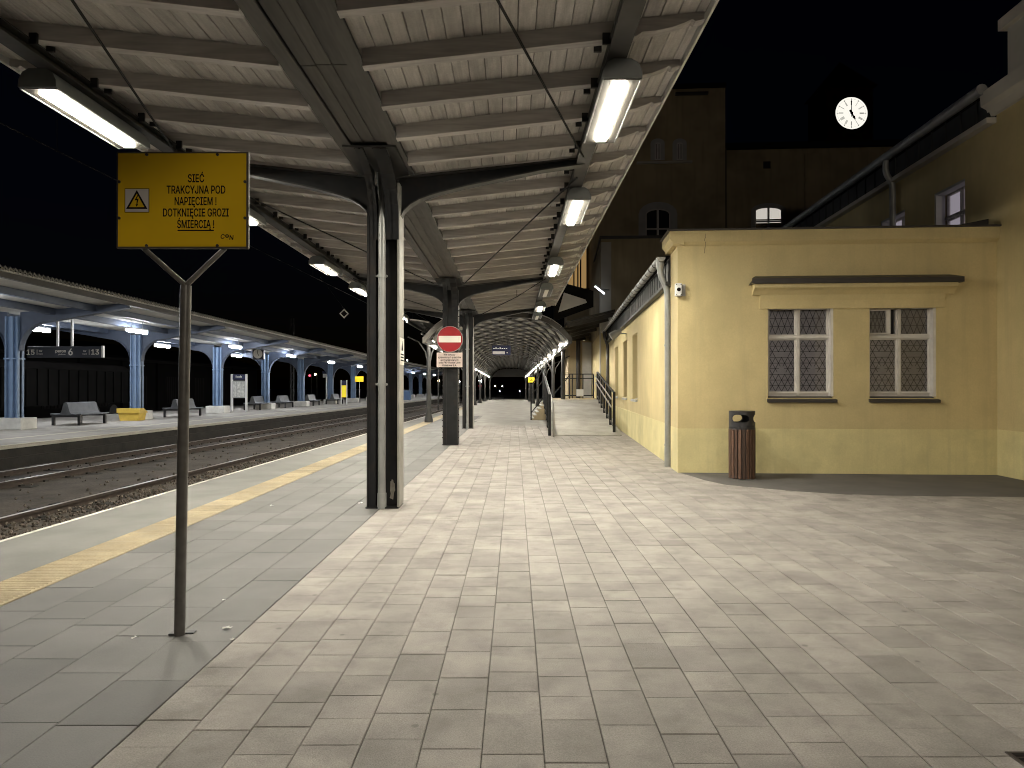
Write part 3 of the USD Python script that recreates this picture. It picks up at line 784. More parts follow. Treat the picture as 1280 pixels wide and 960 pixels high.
# rafters with shaped tails, boards above them
RY = [y for y in np.arange(-7.52, 29.0, 0.93)]
for sgn in (-1, 1):
    for Y in RY:
        prof = [(0.37, ZR(0.37)), (2.80, ZR(2.80)), (2.86, ZR(2.86) + 0.035), (2.98, ZR(2.98) + 0.03), (3.12, ZR(3.12) + 0.045), (3.24, ZR(3.24) + 0.075), (3.30, ZR(3.30) + 0.10), (3.33, ZR(3.33) + 0.075), (3.41, ZR(3.41) + 0.085), (3.41, ZR(3.41) + 0.155), (0.37, ZR(0.37) + 0.155)]
        r_ = MB(); r_.prism(prof, lambda p, z, w: (CX + sgn * p, Y + w, z), -0.055, 0.055, tone=rnd.uniform(0.82, 1.18))
        r_.box(0, 0, 0, 0, 0, 0) if False else None
        ra = part(cn, 'rafter', r_, 'rafter', tones=True)
        if Y < 20:
            h_ = MB(); h_.box(CX + sgn * 2.50, CX + sgn * 2.57, Y - 0.085, Y - 0.057, ZR(2.5) - 0.05, ZR(2.5) + 0.05)
            part(ra, 'cleat', h_, 'steel_black'); h_ = MB()
            h_.box(CX + sgn * 2.44, CX + sgn * 2.51, Y + 0.057, Y + 0.085, ZR(2.5) - 0.05, ZR(2.5) + 0.05)
            part(ra, 'cleat', h_, 'steel_black')
    bw = 0.158
    nb = int((EAVE - 0.33) / bw) + 1
    for k_ in range(nb):
        a, b = 0.33 + k_ * bw, min(0.33 + (k_ + 1) * bw, EAVE)
        y0 = CY0
        off = rnd.choice([0, 1, 2, 3])
        cuts = [RY[i] for i in range(1 + 2 * off, len(RY), 7)] + [CY1]
        if len(cuts) > 1 and cuts[-1] - cuts[-2] < 0.5: cuts.pop(-2)
        for y1 in cuts:
            tone = max(0.68, min(1.25, rnd.gauss(1, 0.11)))
            m_ = MB()
            z0a, z0b = ZR(a) + 0.156 + rnd.uniform(0, 0.003), ZR(b) + 0.156 + rnd.uniform(0, 0.003)
            g = 0.003
            pa, pb_ = a + g, b - g
            ch = 0.006
            v = []
            for (yy_, cy) in ((y0 + 0.003, 0), (y1 - 0.003, 0)):
                v += [(CX + sgn * pa, yy_, z0a + ch), (CX + sgn * (pa + ch), yy_, z0a), (CX + sgn * (pb_ - ch), yy_, z0b), (CX + sgn * pb_, yy_, z0b + ch), (CX + sgn * pb_, yy_, z0b + 0.03), (CX + sgn * pa, yy_, z0a + 0.03)]
            f = [(j, (j + 1) % 6, 6 + (j + 1) % 6, 6 + j) for j in range(6)] + [(0, 1, 2, 3), (0, 3, 4, 5), (6, 7, 8, 9), (6, 9, 10, 11)]
            m_.add(v, f, tone)
            part(cn, 'roof_board', m_, 'board', tones=True)
            y0 = y1
    m_ = MB(); v = []
    for yy_ in (CY0, CY1):
        v += [(CX + sgn * 0.2, yy_, ZR(0.2) + 0.195), (CX + sgn * 3.50, yy_, ZR(3.5) + 0.195), (CX + sgn * 3.50, yy_, ZR(3.5) + 0.225), (CX + sgn * 0.2, yy_, ZR(0.2) + 0.225)]
    m_.add(v, [(0, 1, 5, 4), (1, 2, 6, 5), (2, 3, 7, 6), (3, 0, 4, 7), (0, 3, 2, 1), (4, 5, 6, 7)]); part(cn, 'roofing', m_, 'night_roof')
    m_ = MB(); m_.box(CX + sgn * 3.432, CX + sgn * 3.455, CY0, CY1, ZR(3.44) + 0.09, ZR(3.44) + 0.19); part(cn, 'eave_trim', m_, 'panel_grey')
    m_ = MB()
    m_.box(CX + sgn * 2.65 - 0.09, CX + sgn * 2.65 + 0.09, CY0, CY1, 4.585, 4.603); m_.box(CX + sgn * 2.65 - 0.012, CX + sgn * 2.65 + 0.012, CY0, CY1, 4.6035, 4.675); m_.box(CX + sgn * 2.65 - 0.09, CX + sgn * 2.65 + 0.09, CY0, CY1, 4.6755, 4.69)
    part(cn, 'edge_beam', m_, 'steel_grey')
    rod = MB(); rod.tube([(CX + sgn * 0.42, 0.9, 4.40), (CX + sgn * 2.62, 9.3, 4.58)], 0.013, 6); part(cn, 'brace_rod', rod, 'wire'); rod = MB()
    rod.tube([(CX + sgn * 2.62, 19.6, 4.56), (CX + sgn * 1.85, 22.3, 4.40), (CX + sgn * 0.42, 27.5, 4.33)], 0.013, 6); part(cn, 'brace_rod', rod, 'wire'); rod = MB()
    rod.tube([(CX + sgn * 2.62, 10.2, 4.57), (CX + sgn * 0.42, 19.4, 4.40)], 0.013, 6); part(cn, 'brace_rod', rod, 'wire'); rod = MB()
    rod.tube([(CX + sgn * 1.85, 22.3, 4.40), (CX + sgn * 1.85, 22.3, 4.62)], 0.01, 6)
    part(cn, 'brace_rod', rod, 'wire')
# drainpipes on the first and third columns
for ci, lab in ((0, 'grey drainpipe clipped to the nearest canopy column'), (2, 'grey drainpipe on the third canopy column')):
    Y = COLS[ci]
    t = thing('drainpipe', lab, 'drainpipe', (CX, Y - 0.02, 0), group='drainpipes on the canopy columns')
    m_ = MB(); m_.tube([(CX - 0.02, Y + 0.02, 0.02), (CX - 0.02, Y + 0.02, 3.7), (CX - 0.02, Y + 0.03, 3.95), (CX - 0.03, Y + 0.07, 4.15), (CX - 0.05, Y + 0.07, 4.51)], 0.052, 14); part(t, 'pipe', m_, 'zinc', smooth=40)
    m_ = MB()
    m_.tube([(CX - 0.02, Y + 0.02, 0.0), (CX - 0.02, Y + 0.02, 0.2)], 0.062, 14)
    part(t, 'collar', m_, 'zinc', smooth=40)
    for z in (1.62, 3.05):
        m_ = MB(); m_.tube([(CX - 0.02, Y + 0.02, z), (CX - 0.02, Y + 0.02, z + 0.035)], 0.063, 14); m_.box(CX - 0.10, CX + 0.06, Y + 0.0, Y + 0.012, z + 0.005, z + 0.03)
        part(t, 'clip', m_, 'zinc')
# little notice on the side of the first column
t = thing('notice_sign', 'small white notice fixed to the side of the nearest canopy column', 'sign', (CX + 0.215, 9.6, 2.1))
m_ = MB(); m_.box(CX + 0.214, CX + 0.222, 9.52, 9.86, 1.9, 2.26); part(t, 'plate', m_, 'sign_white')
m_ = MB()
m_.prism([(9.62, 2.09), (9.76, 2.09), (9.69, 2.22)], lambda a, b, w: (CX + 0.222 + w, a, b), 0.0005, 0.003)
for z in (2.03, 1.99, 1.95): m_.box(CX + 0.2225, CX + 0.225, 9.56, 9.82, z, z + 0.018)
part(t, 'print', m_, 'ink')

# hooded fluorescent lamps
def hood_lamp(label, X, Y, lit):
    """X centre of the fitting, Y its near end"""
    t = thing('canopy_lamp' if lit else 'unlit_canopy_lamp', label, 'lamp', (X, Y, 4.4), group='hooded lamps under the near canopy')
    L = 1.75
    outer = [(-0.18, 4.40), (-0.175, 4.47), (-0.14, 4.54), (-0.08, 4.575), (0.08, 4.575), (0.14, 4.54), (0.175, 4.47), (0.18, 4.40)]
    inner = [(0.165, 4.40), (0.16, 4.465), (0.13, 4.525), (0.07, 4.555), (-0.07, 4.555), (-0.13, 4.525), (-0.16, 4.465), (-0.165, 4.40)]
    m_ = MB(); m_.prism(outer + inner, lambda a, z, w: (X + a, Y + w, z), 0.02, L - 0.02); part(t, 'hood', m_, 'hood', smooth=30)
    for y0 in (0.0, L - 0.02):
        m_ = MB(); m_.prism(outer, lambda a, z, w: (X + a, Y + w, z), y0, y0 + 0.02); part(t, 'end_cap', m_, 'hood')
    m_ = MB(); m_.box(X - 0.163, X + 0.163, Y + 0.03, Y + L - 0.03, 4.393, 4.399); part(t, 'reflector', m_, 'reflector')
    m_ = MB(); m_.box(X - 0.055, X + 0.055, Y + 0.12, Y + L - 0.12, 4.376, 4.389); part(t, 'tube', m_, 'tube_warm' if lit else 'lamp_off')
    m_ = MB(); m_.box(X - 0.18, X - 0.164, Y + 0.03, Y + L - 0.03, 4.388, 4.3995); m_.box(X + 0.164, X + 0.18, Y + 0.03, Y + L - 0.03, 4.388, 4.3995); part(t, 'rim', m_, 'zinc')
    return t
RX, LX = 1.0, -4.43
lamps = []
pl = hood_lamp('nearest lit hooded lamp on the right beam, largest lamp above the paving', RX, 6.5, True)
po = hood_lamp('unlit hooded lamp on the right beam between the third and fourth lit ones', RX, 20.5, False)
for X, Y, lab in ((RX, 10.7, 'second lit hooded lamp on the right beam, past the first cross arm'), (RX, 16.4, 'third lit hooded lamp on the right beam'), (RX, 24.9, 'fourth and farthest lit hooded lamp on the right beam'),
                  
                  (LX, 6.7, 'nearest lit hooded lamp on the left beam, behind the top of the yellow sign'), (LX, 10.7, 'lit hooded lamp on the left beam just right of the yellow sign'), (LX, 16.3, 'third lit hooded lamp on the left beam'),
                  (LX, 20.3, 'fourth lit hooded lamp on the left beam beside the first column'), (LX, 25.0, 'lit hooded lamp on the left beam hidden behind the first column'), (LX, 28.0, 'farthest lit hooded lamp on the left beam, right of the first column')):
    dup(pl, (X, Y, 4.4), lab)
dup(po, (RX, 28.0, 4.4), 'farthest unlit hooded lamp at the end of the right beam')

# ================================================================ SIGNS ON THE PLATFORM
PD = 4.66
t = thing('warning_sign', 'yellow high voltage warning sign on a forked grey steel post', 'sign', tuple(gp(228, 793)))
base = gp(228, 793)
top = px(233, 357, PD)
m_ = MB(); m_.tube([base + (-0.01, 0, 0), top], 0.034, 16); part(t, 'post', m_, 'post_grey', smooth=40)
m_ = MB(); m_.rbox(base[0] - 0.075, base[0] - 0.0, base[1] - 0.02, base[1] + 0.05, 0.0, 0.012, 0.003); m_.rbox(base[0] - 0.005, base[0] + 0.075, base[1] + 0.01, base[1] + 0.06, 0.0, 0.01, 0.003); part(t, 'base_plate', m_, 'bin_metal')
for x_ in (181, 281):
    m_ = MB(); e = px(x_, 311, PD + 0.03); m_.tube([top + (0, 0.0, -0.03), top + (0, 0, 0.0), e, e + (0, 0, 0.25)], 0.017, 10); part(t, 'fork', m_, 'post_grey', smooth=40)
a, b = px(147, 311, PD), px(312, 190, PD)
m_ = MB(); m_.rbox(a[0], b[0], PD - 0.012, PD + 0.012, a[2], b[2], 0.004); part(t, 'panel_back', m_, 'sign_rim')
m_ = MB(); m_.box(a[0] + 0.014, b[0] - 0.014, PD - 0.0165, PD - 0.0125, a[2] + 0.012, b[2] - 0.012); face = part(t, 'panel_face', m_, 'sign_yellow')
m_ = MB()
yl = PD - 0.0168
for (tx, x_, y_, bx) in (('SIEĆ', 245.5, 222.5, 20), ('TRAKCYJNA POD', 245.5, 236.8, 73), ('NAPIĘCIEM !', 245, 251.2, 52), ('DOTKNIĘCIE GROZI', 245.5, 265.5, 82), ('ŚMIERCIĄ !', 245.2, 280, 46)):
    q = px(x_, y_, yl)
    tm = MB(); w = lettering(tm, tx, 0.050, (0, 0, 0), (1, 0, 0), (0, 0, 1))
    xs_ = (bx / 900 * yl) / w
    lettering(m_, tx, 0.050, (q[0], yl, q[2]), (1, 0, 0), (0, 0, 1), xs=xs_, bold=True, depth=0.0012)
q0, q1 = px(222.5, 288.6, yl), px(268, 287.2, yl); m_.box(q0[0], q1[0], yl - 0.0012, yl, q0[2], q1[2])
for x_, tx in ((279, 'C'), (290, 'N')):
    q = px(x_, 295.5 + (x_ - 279) * 0.12, yl); lettering(m_, tx, 0.028, (q[0], yl, q[2]), (1, 0, 0), (0.12, 0, 1), bold=True, depth=0.0012)
q = px(284.5, 295, yl); m_.prism(Point(0, 0).buffer(0.012).difference(Point(0, 0).buffer(0.007)), lambda p, z, w: (q[0] + p, yl - w, q[2] + z), 0, 0.0012)
m_.box(q[0] - 0.012, q[0] + 0.012, yl - 0.0012, yl, q[2] - 0.002, q[2] + 0.002)
part(t, 'lettering', m_, 'ink')
c0, c1 = px(156.3, 265.5, yl), px(187, 235.3, yl)
m_ = MB(); m_.box(c0[0], c1[0], yl - 0.001, yl, c0[2], c1[2]); part(t, 'pictogram_border', m_, 'ink')
e = 0.004
m_ = MB(); m_.box(c0[0] + e, c1[0] - e, yl - 0.0018, yl - 0.0011, c0[2] + e, c1[2] - e); part(t, 'pictogram_panel', m_, 'picto_grey')
cx_, cz = (c0[0] + c1[0]) / 2, (c0[2] + c1[2]) / 2
T_ = [(-0.069, -0.055), (0.069, -0.055), (0.0, 0.067)]
tri = Polygon(T_); inn = tri.buffer(-0.0115, join_style=2)
m_ = MB(); m_.prism(tri.difference(inn), lambda p, z, w: (cx_ + p, yl - 0.0018 - w, cz + z), 0.0001, 0.0012)
bolt = [(0.006, 0.038), (-0.014, 0.0), (0.001, 0.002), (-0.003, -0.026), (-0.008, -0.026), (0.0, -0.042), (0.009, -0.022), (0.004, -0.023), (0.012, 0.012), (-0.001, 0.009), (0.012, 0.036)]
m_.prism(bolt, lambda p, z, w: (cx_ + p, yl - 0.0018 - w, cz + z), 0.0006, 0.0014); part(t, 'pictogram', m_, 'ink')
m_ = MB(); m_.prism(inn, lambda p, z, w: (cx_ + p, yl - 0.0018 - w, cz + z), 0.0001, 0.0005); part(t, 'pictogram_fill', m_, 'sign_yellow')
for (x_, y_) in ((184, 193), (272.5, 193), (149.5, 227), (149.5, 272.5), (307, 227), (307, 272.5), (184, 307), (272.5, 307)):
    q = px(x_, y_, yl); m_ = MB()
    m_.prism(Point(0, 0).buffer(0.0095, 6), lambda p, z, w: (q[0] + p, yl - w, q[2] + z), 0, 0.006); part(t, 'bolt', m_, 'bin_metal')

# no entry sign and its plate on the second column
ND = 19.72
t = thing('no_entry_sign', 'round red no entry sign with white bar on the second canopy column', 'sign', tuple(px(563.3, 424, ND)))
q = px(563.3, 424, ND); R_ = 0.345
m_ = MB(); m_.prism(Point(0, 0).buffer(R_, 24), lambda p, z, w: (q[0] + p, ND - w, q[2] + z), -0.012, 0.012); part(t, 'disc', m_, 'sign_red')
m_ = MB(); m_.prism(Point(0, 0).buffer(R_ + 0.012, 24).difference(Point(0, 0).buffer(R_ + 0.0005, 24)), lambda p, z, w: (q[0] + p, ND - w, q[2] + z), -0.02, 0.016); part(t, 'rim', m_, 'sign_back')
m_ = MB(); m_.box(q[0] - 0.305, q[0] + 0.305, ND - 0.0155, ND - 0.0125, q[2] - 0.088, q[2] + 0.088); part(t, 'white_bar', m_, 'sign_white')
m_ = MB(); m_.box(q[0] - 0.3, q[0] + 0.3, ND + 0.02, ND + 0.05, q[2] + 0.1, q[2] + 0.14); m_.box(q[0] - 0.3, q[0] + 0.3, ND + 0.02, ND + 0.05, q[2] - 0.14, q[2] - 0.10); m_.box(q[0] - 0.02, q[0] + 0.02, ND + 0.05, ND + 0.2, q[2] - 0.14, q[2] + 0.14); part(t, 'bracket', m_, 'zinc')
t = thing('exception_plate', 'pale plate with five lines of text under the no entry sign', 'sign', tuple(px(563, 450, ND)))
a, b = px(547, 459, ND), px(579, 441, ND)
m_ = MB(); m_.rbox(a[0], b[0], ND - 0.01, ND + 0.01, a[2], b[2], 0.003); part(t, 'plate', m_, 'sign_pink')
m_ = MB()
for i, (tx, fr) in enumerate((('Nie dotyczy', 0.44), ('uprawnionych pojazdów', 0.9), ('uprzywilejowanych', 0.7), ('oraz PKP Polskie Linie', 0.84), ('Kolejowe S.A.', 0.56))):
    zc = b[2] - (b[2] - a[2]) * (0.13 + 0.185 * i)
    tm = MB(); w = lettering(tm, tx, 0.05, (0, 0, 0), (1, 0, 0), (0, 0, 1))
    lettering(m_, tx, 0.05, ((a[0] + b[0]) / 2, ND - 0.0105, zc), (1, 0, 0), (0, 0, 1), xs=fr * (b[0] - a[0]) / w, bold=True, depth=0.002)
part(t, 'lettering', m_, 'ink')
m_ = MB(); m_.box(a[0] + 0.3, a[0] + 0.36, ND + 0.011, ND + 0.2, a[2] + 0.1, a[2] + 0.3); part(t, 'bracket', m_, 'zinc')

# ================================================================ YELLOW BUILDING
class Face:
    """a vertical wall plane: a along the wall, z up, d outwards"""
    def __init__(self, o, u, n):
        self.o, self.u, self.n = np.array(o, float), np.array(u, float), np.array(n, float)
    def __call__(self, a, z, d):
        q = self.o + a * self.u + d * self.n
        return (q[0], q[1], z)
front = Face(C0, U, -V)
side = Face(C0 + 0.05 * U, V, -U)
WS = 5.73
wingf = Face(C0 + WS * U, V, -U)

def rect(a0, a1, z0, z1): return sbox(a0, z0, a1, z1)

def lattice_pane(parent, fc, a0, a1, z0, z1, d, tone, seed, rows):
    """leaded blind behind the glass: triangles of dark strips"""
    m_ = MB(); m_.prism(rect(a0, a1, z0, z1), lambda a, z, w: fc(a, z, d - 0.03 + w), 0, 0.006, tone=tone)
    part(parent, 'pane', m_, 'blind', tones=True)
    area = rect(a0, a1, z0, z1)
    h = (z1 - z0) / rows; w = (a1 - a0) / 4.0
    lines = [shapely.LineString([(a0, z0 + k_ * h), (a1, z0 + k_ * h)]) for k_ in range(rows + 1)]
    rr = random.Random(seed)
    H = rows * h
    for k_ in range(-rows, 12):
        for sg in (1, -1):
            p0_ = (a0 + k_ * w, z0); p1_ = (a0 + k_ * w + sg * (w / 2) * rows, z1)
            lines.append(shapely.LineString([p0_, p1_]))
        lines.append(shapely.LineString([(a0 + (k_ + rows) * w, z0), (a0 + (k_ + rows) * w - w / 2 * rows, z1)]))
    g = shapely.union_all([l.buffer(0.0042, cap_style=2) for l in lines]).intersection(area)
    if rows > 4:                                         # a few larger openings in the pattern
        gap = Polygon([(a0 + 0.9 * w, z1 - 2.95 * h), (a0 + 3.1 * w, z1 - 2.95 * h), (a0 + 2.6 * w, z1 - 2.05 * h), (a0 + 1.4 * w, z1 - 2.05 * h)])
        gap2 = Polygon([(a0 + 1.15 * w, z1 - 5.95 * h), (a0 + 2.85 * w, z1 - 5.95 * h), (a0 + 2.0 * w, z1 - 4.1 * h)])
        g = g.difference(gap).difference(gap2)
    m_ = MB(); m_.prism(g, lambda a, z, w_: fc(a, z, d - 0.024 + w_), 0.0005, 0.006); part(parent, 'leading', m_, 'lead')
    m_ = MB(); m_.prism(area, lambda a, z, w_: fc(a, z, d - 0.012 + w_), 0, 0.003); part(parent, 'glass', m_, 'glass')

def casement(t, fc, a0, a1, z0, z1, rec, ajar=False, lattice=True, glow=None, tones=(1, 1, 1, 1)):
    """white four light window set rec deep in the wall"""
    d = -rec
    fw = 0.075
    zt = z0 + (z1 - z0) * 0.655
    am = (a0 + a1) / 2 - 0.01
    outer = rect(a0, a1, z0, z1)
    lights = [rect(a0 + fw, am - 0.055, z0 + 0.12, zt - 0.05), rect(am + 0.055, a1 - fw, z0 + 0.12, zt - 0.05), rect(a0 + fw, am - 0.055, zt + 0.06, z1 - fw), rect(am + 0.055, a1 - fw, zt + 0.06, z1 - fw)]
    g = outer
    for l in lights: g = g.difference(l)
    m_ = MB(); m_.prism(g, lambda a, z, w: fc(a, z, d + w), -0.05, 0.0)
    win = part(t, 'window', m_, 'window_white')
    m_ = MB()                                            # raised beads and mullion mouldings
    for l in lights:
        ring = l.buffer(0.045, join_style=2).difference(l.buffer(0.012, join_style=2))
        m_.prism(ring, lambda a, z, w: fc(a, z, d + w), 0.001, 0.016)
    m_.prism(rect(am - 0.022, am + 0.022, z0 + 0.05, z1 - 0.03), lambda a, z, w: fc(a, z, d + w), 0.001, 0.032)
    m_.prism(rect(a0 + 0.02, a1 - 0.02, zt - 0.02, zt + 0.03), lambda a, z, w: fc(a, z, d + w), 0.034, 0.055)
    m_.prism(rect(a0 + 0.02, a1 - 0.05, z0 + 0.085, z0 + 0.10), lambda a, z, w: fc(a, z, d + w), 0.018, 0.04)
    m_.prism(rect(a0 + 0.02, a1 - 0.05, zt + 0.035, zt + 0.047), lambda a, z, w: fc(a, z, d + w), 0.018, 0.04)
    part(win, 'moulding', m_, 'window_white')
    for i, l in enumerate(lights):
        b = l.bounds
        if glow:
            m_ = MB(); m_.prism(l, lambda a, z, w: fc(a, z, d - 0.04 + w), 0, 0.004); part(win, 'pane', m_, glow)
        elif ajar and i == 2:
            m_ = MB(); m_.prism(l, lambda a, z, w: fc(a, z, d - 0.049 + w), 0, 0.004); part(win, 'pane', m_, 'dark_room')
            sash = rect(b[0] - 0.03, b[2] - 0.10, b[1], b[3])
            m_ = MB(); m_.prism(sash.difference(rect(b[0] - 0.02, b[2] - 0.17, b[1] + 0.02, b[3] - 0.03)), lambda a, z, w: fc(a, z, d + 0.02 + w), -0.03, 0.03); part(win, 'open_sash', m_, 'window_white')
            lattice_pane(win, fc, b[0] - 0.02, b[2] - 0.17, b[1] + 0.02, b[3] - 0.03, d + 0.02, 0.6, 3, 3)
        elif lattice:
            lattice_pane(win, fc, b[0], b[2], b[1], b[3], d, tones[i], i, 9 if i < 2 else 3)
        else:
            m_ = MB(); m_.prism(l, lambda a, z, w: fc(a, z, d - 0.04 + w), 0, 0.004); part(win, 'pane', m_, 'dark_room')
    return win
def sill(win, fc, a0, a1, z, rec, mt='flashing'):
    m_ = MB()
    v = [fc(a0 - 0.01, z + 0.03, -rec), fc(a1 + 0.0, z + 0.03, -rec), fc(a1 + 0.05, z - 0.03, 0.06), fc(a0 - 0.02, z - 0.03, 0.06)]
    v += [(p[0], p[1], p[2] - 0.055) for p in v]
    m_.add(v, [(0, 1, 2, 3), (4, 7, 6, 5), (0, 4, 5, 1), (1, 5, 6, 2), (2, 6, 7, 3), (3, 7, 4, 0)]); part(win, 'sill', m_, mt)

yb = thing('yellow_building', 'single storey yellow rendered building with two white windows', 'building', tuple(FB(0, 0, 0)))
W1, W2 = (1.65, 2.834, 1.40, 3.12), (3.478, 4.66, 1.40, 3.12)
wall = rect(0, WS, 0.83, 4.24)
for w in (W1, W2): wall = wall.difference(rect(*w))
m_ = MB(); m_.prism(wall, lambda a, z, w: front(a, z, -w), 0, 0.35)
m_.box(0, WS, 0.35, 0.78, 0.83, 4.24, lambda s, v, z: FB(s, v, z)) if False else None
part(yb, 'front_wall', m_, 'stucco')
m_ = MB(); m_.prism(rect(-0.003, WS, 0.0, 0.83), lambda a, z, w: front(a, z, -w), -0.004, 0.35); part(yb, 'front_plinth', m_, 'stucco_low')
m_ = MB(); m_.box(0, 0.35, 0.3505, 0.85, 0.83, 4.24, FB); m_.box(0.36, WS, 0.45, 0.85, 3.3, 4.24, FB); part(yb, 'corner_block', m_, 'stucco')
m_ = MB(); m_.box(-0.003, 0.35, 0.3505, 0.853, 0.0, 0.829, FB); part(yb, 'corner_plinth', m_, 'stucco_low')
m_ = MB(); m_.prism([(-0.02, 4.2405), (-0.09, 4.30), (-0.10, 4.50), (0.90, 4.50), (0.88, 4.2405)], lambda v_, z, s: FB(s, v_, z), -0.1, WS); 
m_.prism([(-0.09, 4.28), (-0.16, 4.36), (-0.16, 4.498), (0.1, 4.498), (0.1, 4.2415)], lambda s, z, v_: FB(s, v_, z), -0.099, 0.9); part(yb, 'parapet_cap', m_, 'stucco')
m_ = MB()
cr = [front(0.49, 4.50, 0.0925), front(0.50, 4.40, 0.0955), front(0.475, 4.33, 0.096), front(0.50, 4.27, 0.073), front(0.49, 4.10, 0.002)]
for p, q in zip(cr[:-1], cr[1:]): m_.bar(p, q, 0.006, 0.006, up=(0, 1, 0.1))
part(yb, 'crack', m_, 'flashing')
m_ = MB(); m_.box(-0.20, WS, -0.14, 0.95, 4.501, 4.53, FB); m_.box(2.3, WS, -0.02, 0.9, 4.531, 4.56, FB); m_.prism([(4.9, 4.561), (WS, 4.561), (WS, 4.72)], lambda s, z, v_: FB(s, v_, z), 0.25, 0.9); part(yb, 'roof_flashing', m_, 'flashing')
m_ = MB()                                                # cornice over the windows
prof = [(0.0, 3.05), (0.025, 3.05), (0.025, 3.20), (0.06, 3.30), (0.13, 3.38), (0.20, 3.42), (0.20, 3.49), (0.0, 3.49)]
m_.prism(prof, lambda d, z, a: front(a, z, d), 1.50, 4.80)
m_.prism([(0.0, 3.30), (0.06, 3.30), (0.13, 3.38), (0.20, 3.42), (0.20, 3.489), (0.0, 3.489)], lambda d, z, a: front(a, z, d), 1.36, 1.4995)
m_.prism([(0.0, 3.30), (0.06, 3.30), (0.13, 3.38), (0.20, 3.42), (0.20, 3.489), (0.0, 3.489)], lambda d, z, a: front(a, z, d), 4.8005, 4.95)
hd = part(yb, 'window_cornice', m_, 'stucco')
m_ = MB()
m_.add([front(1.30, 3.491, 0.25), front(5.03, 3.491, 0.25), front(4.9, 3.66, 0.0), front(1.42, 3.66, 0.0), front(1.30, 3.491, 0.0), front(5.03, 3.491, 0.0), front(1.30, 3.585, 0.25), front(5.03, 3.585, 0.25)],
       [(0, 1, 7, 6), (6, 7, 2, 3), (0, 4, 5, 1)]); m_.add([front(1.30, 3.491, 0.25), front(1.30, 3.585, 0.25), front(1.42, 3.66, 0.0), front(1.30, 3.491, 0.0)], [(0, 1, 2, 3)]); m_.add([front(5.03, 3.491, 0.25), front(5.03, 3.491, 0.0), front(4.9, 3.66, 0.0), front(5.03, 3.585, 0.25)], [(0, 1, 2, 3)])
part(hd, 'metal_cover', m_, 'flashing')
for w, aj, tn in ((W1, False, (1.0, 1.0, 0.9, 0.9)), (W2, True, (1.05, 0.85, 0.6, 0.65))):
    win = casement(yb, front, *w, 0.16, ajar=aj, tones=tn); sill(win, front, w[0], w[1], 1.40, 0.16)
    m_ = MB(); m_.prism(rect(w[0] - 0.05, w[1] + 0.05, w[2] - .05, w[3] + .05), lambda a, z, q: front(a, z, -0.352 - q), 0, 0.02); part(win, 'room_behind', m_, 'dark_room')
    m_ = MB(); m_.prism(rect(w[1] - 0.045, w[1] - 0.001, w[2] + 0.03, w[3] - 0.002), lambda a, z, q: front(a, z, -q), 0.012, 0.159); part(win, 'reveal_lining', m_, 'window_white')
# side wall along the ramp
sw = rect(0.85, 20.4, 0.83, 3.66)
SWIN = [(7.5, 8.9), (10.7, 12.1), (14.4, 15.9)]
for a, b in SWIN: sw = sw.difference(rect(a, b, 1.25, 3.2))
m_ = MB(); m_.prism(sw, lambda a, z, w: side(a, z, -w), 0, 0.35); part(yb, 'side_wall', m_, 'stucco')
m_ = MB(); m_.prism(rect(0.855, 20.4, 0, 0.829), lambda a, z, w: side(a, z, -w), -0.004, 0.35); part(yb, 'side_plinth', m_, 'stucco_low')
for a, b in SWIN:
    win = casement(yb, side, a, b, 1.25, 3.2, 0.2, lattice=False); sill(win, side, a, b, 1.25, 0.2, 'trim_pale')
# dark slatted fascia and gutter
m_ = MB(); m_.prism(rect(0.86, 20.4, 3.661, 4.20), lambda a, z, w: side(a, z, -w), -0.05, 0.3); part(yb, 'fascia', m_, 'flashing')
a = 0.95
while a < 20.2:
    m_ = MB(); m_.prism(rect(a, a + 0.30, 3.70, 4.14), lambda q, z, w: side(q, z, w), 0.051, 0.085); part(yb, 'fascia_panel', m_, 'zinc_dark'); a += 0.42
m_ = MB(); m_.prism(rect(0.86, 20.4, 3.64, 3.70), lambda a, z, w: side(a, z, w), 0.0, 0.14); part(yb, 'fascia_ledge', m_, 'zinc_dark')
m_ = MB(); m_.prism([(0.0, 4.201), (0.22, 4.201), (-8.0, 5.0), (-8.0, 4.9)], lambda d, z, a: side(a, z, d), 0.86, 20.4); part(yb, 'roof', m_, 'night_roof')
arc = [(0.235 + 0.085 * math.cos(t_), 4.19 + 0.085 * math.sin(t_)) for t_ in np.linspace(math.pi, 2 * math.pi, 10)]
arc2 = [(0.235 + 0.077 * math.cos(t_), 4.19 + 0.077 * math.sin(t_)) for t_ in np.linspace(2 * math.pi, math.pi, 10)]
m_ = MB(); m_.prism(arc + arc2, lambda d, z, a: side(a, z, d), 0.86, 20.2)
m_.prism(arc, lambda d, z, a: side(a, z, d), 0.84, 0.8595)
gt = part(yb, 'gutter', m_, 'zinc', smooth=40)
a = 1.0
while a < 20:
    m_ = MB()
    m_.prism([(0.235 + 0.094 * math.cos(t_), 4.19 + 0.094 * math.sin(t_)) for t_ in np.linspace(math.pi, 2 * math.pi, 9)] + [(0.235 + 0.0865 * math.cos(t_), 4.19 + 0.0865 * math.sin(t_)) for t_ in np.linspace(2 * math.pi, math.pi, 9)], lambda d, z, q: side(q, z, d), a, a + 0.05)
    part(gt, 'gutter_bracket', m_, 'zinc_dark')
    a += 0.62
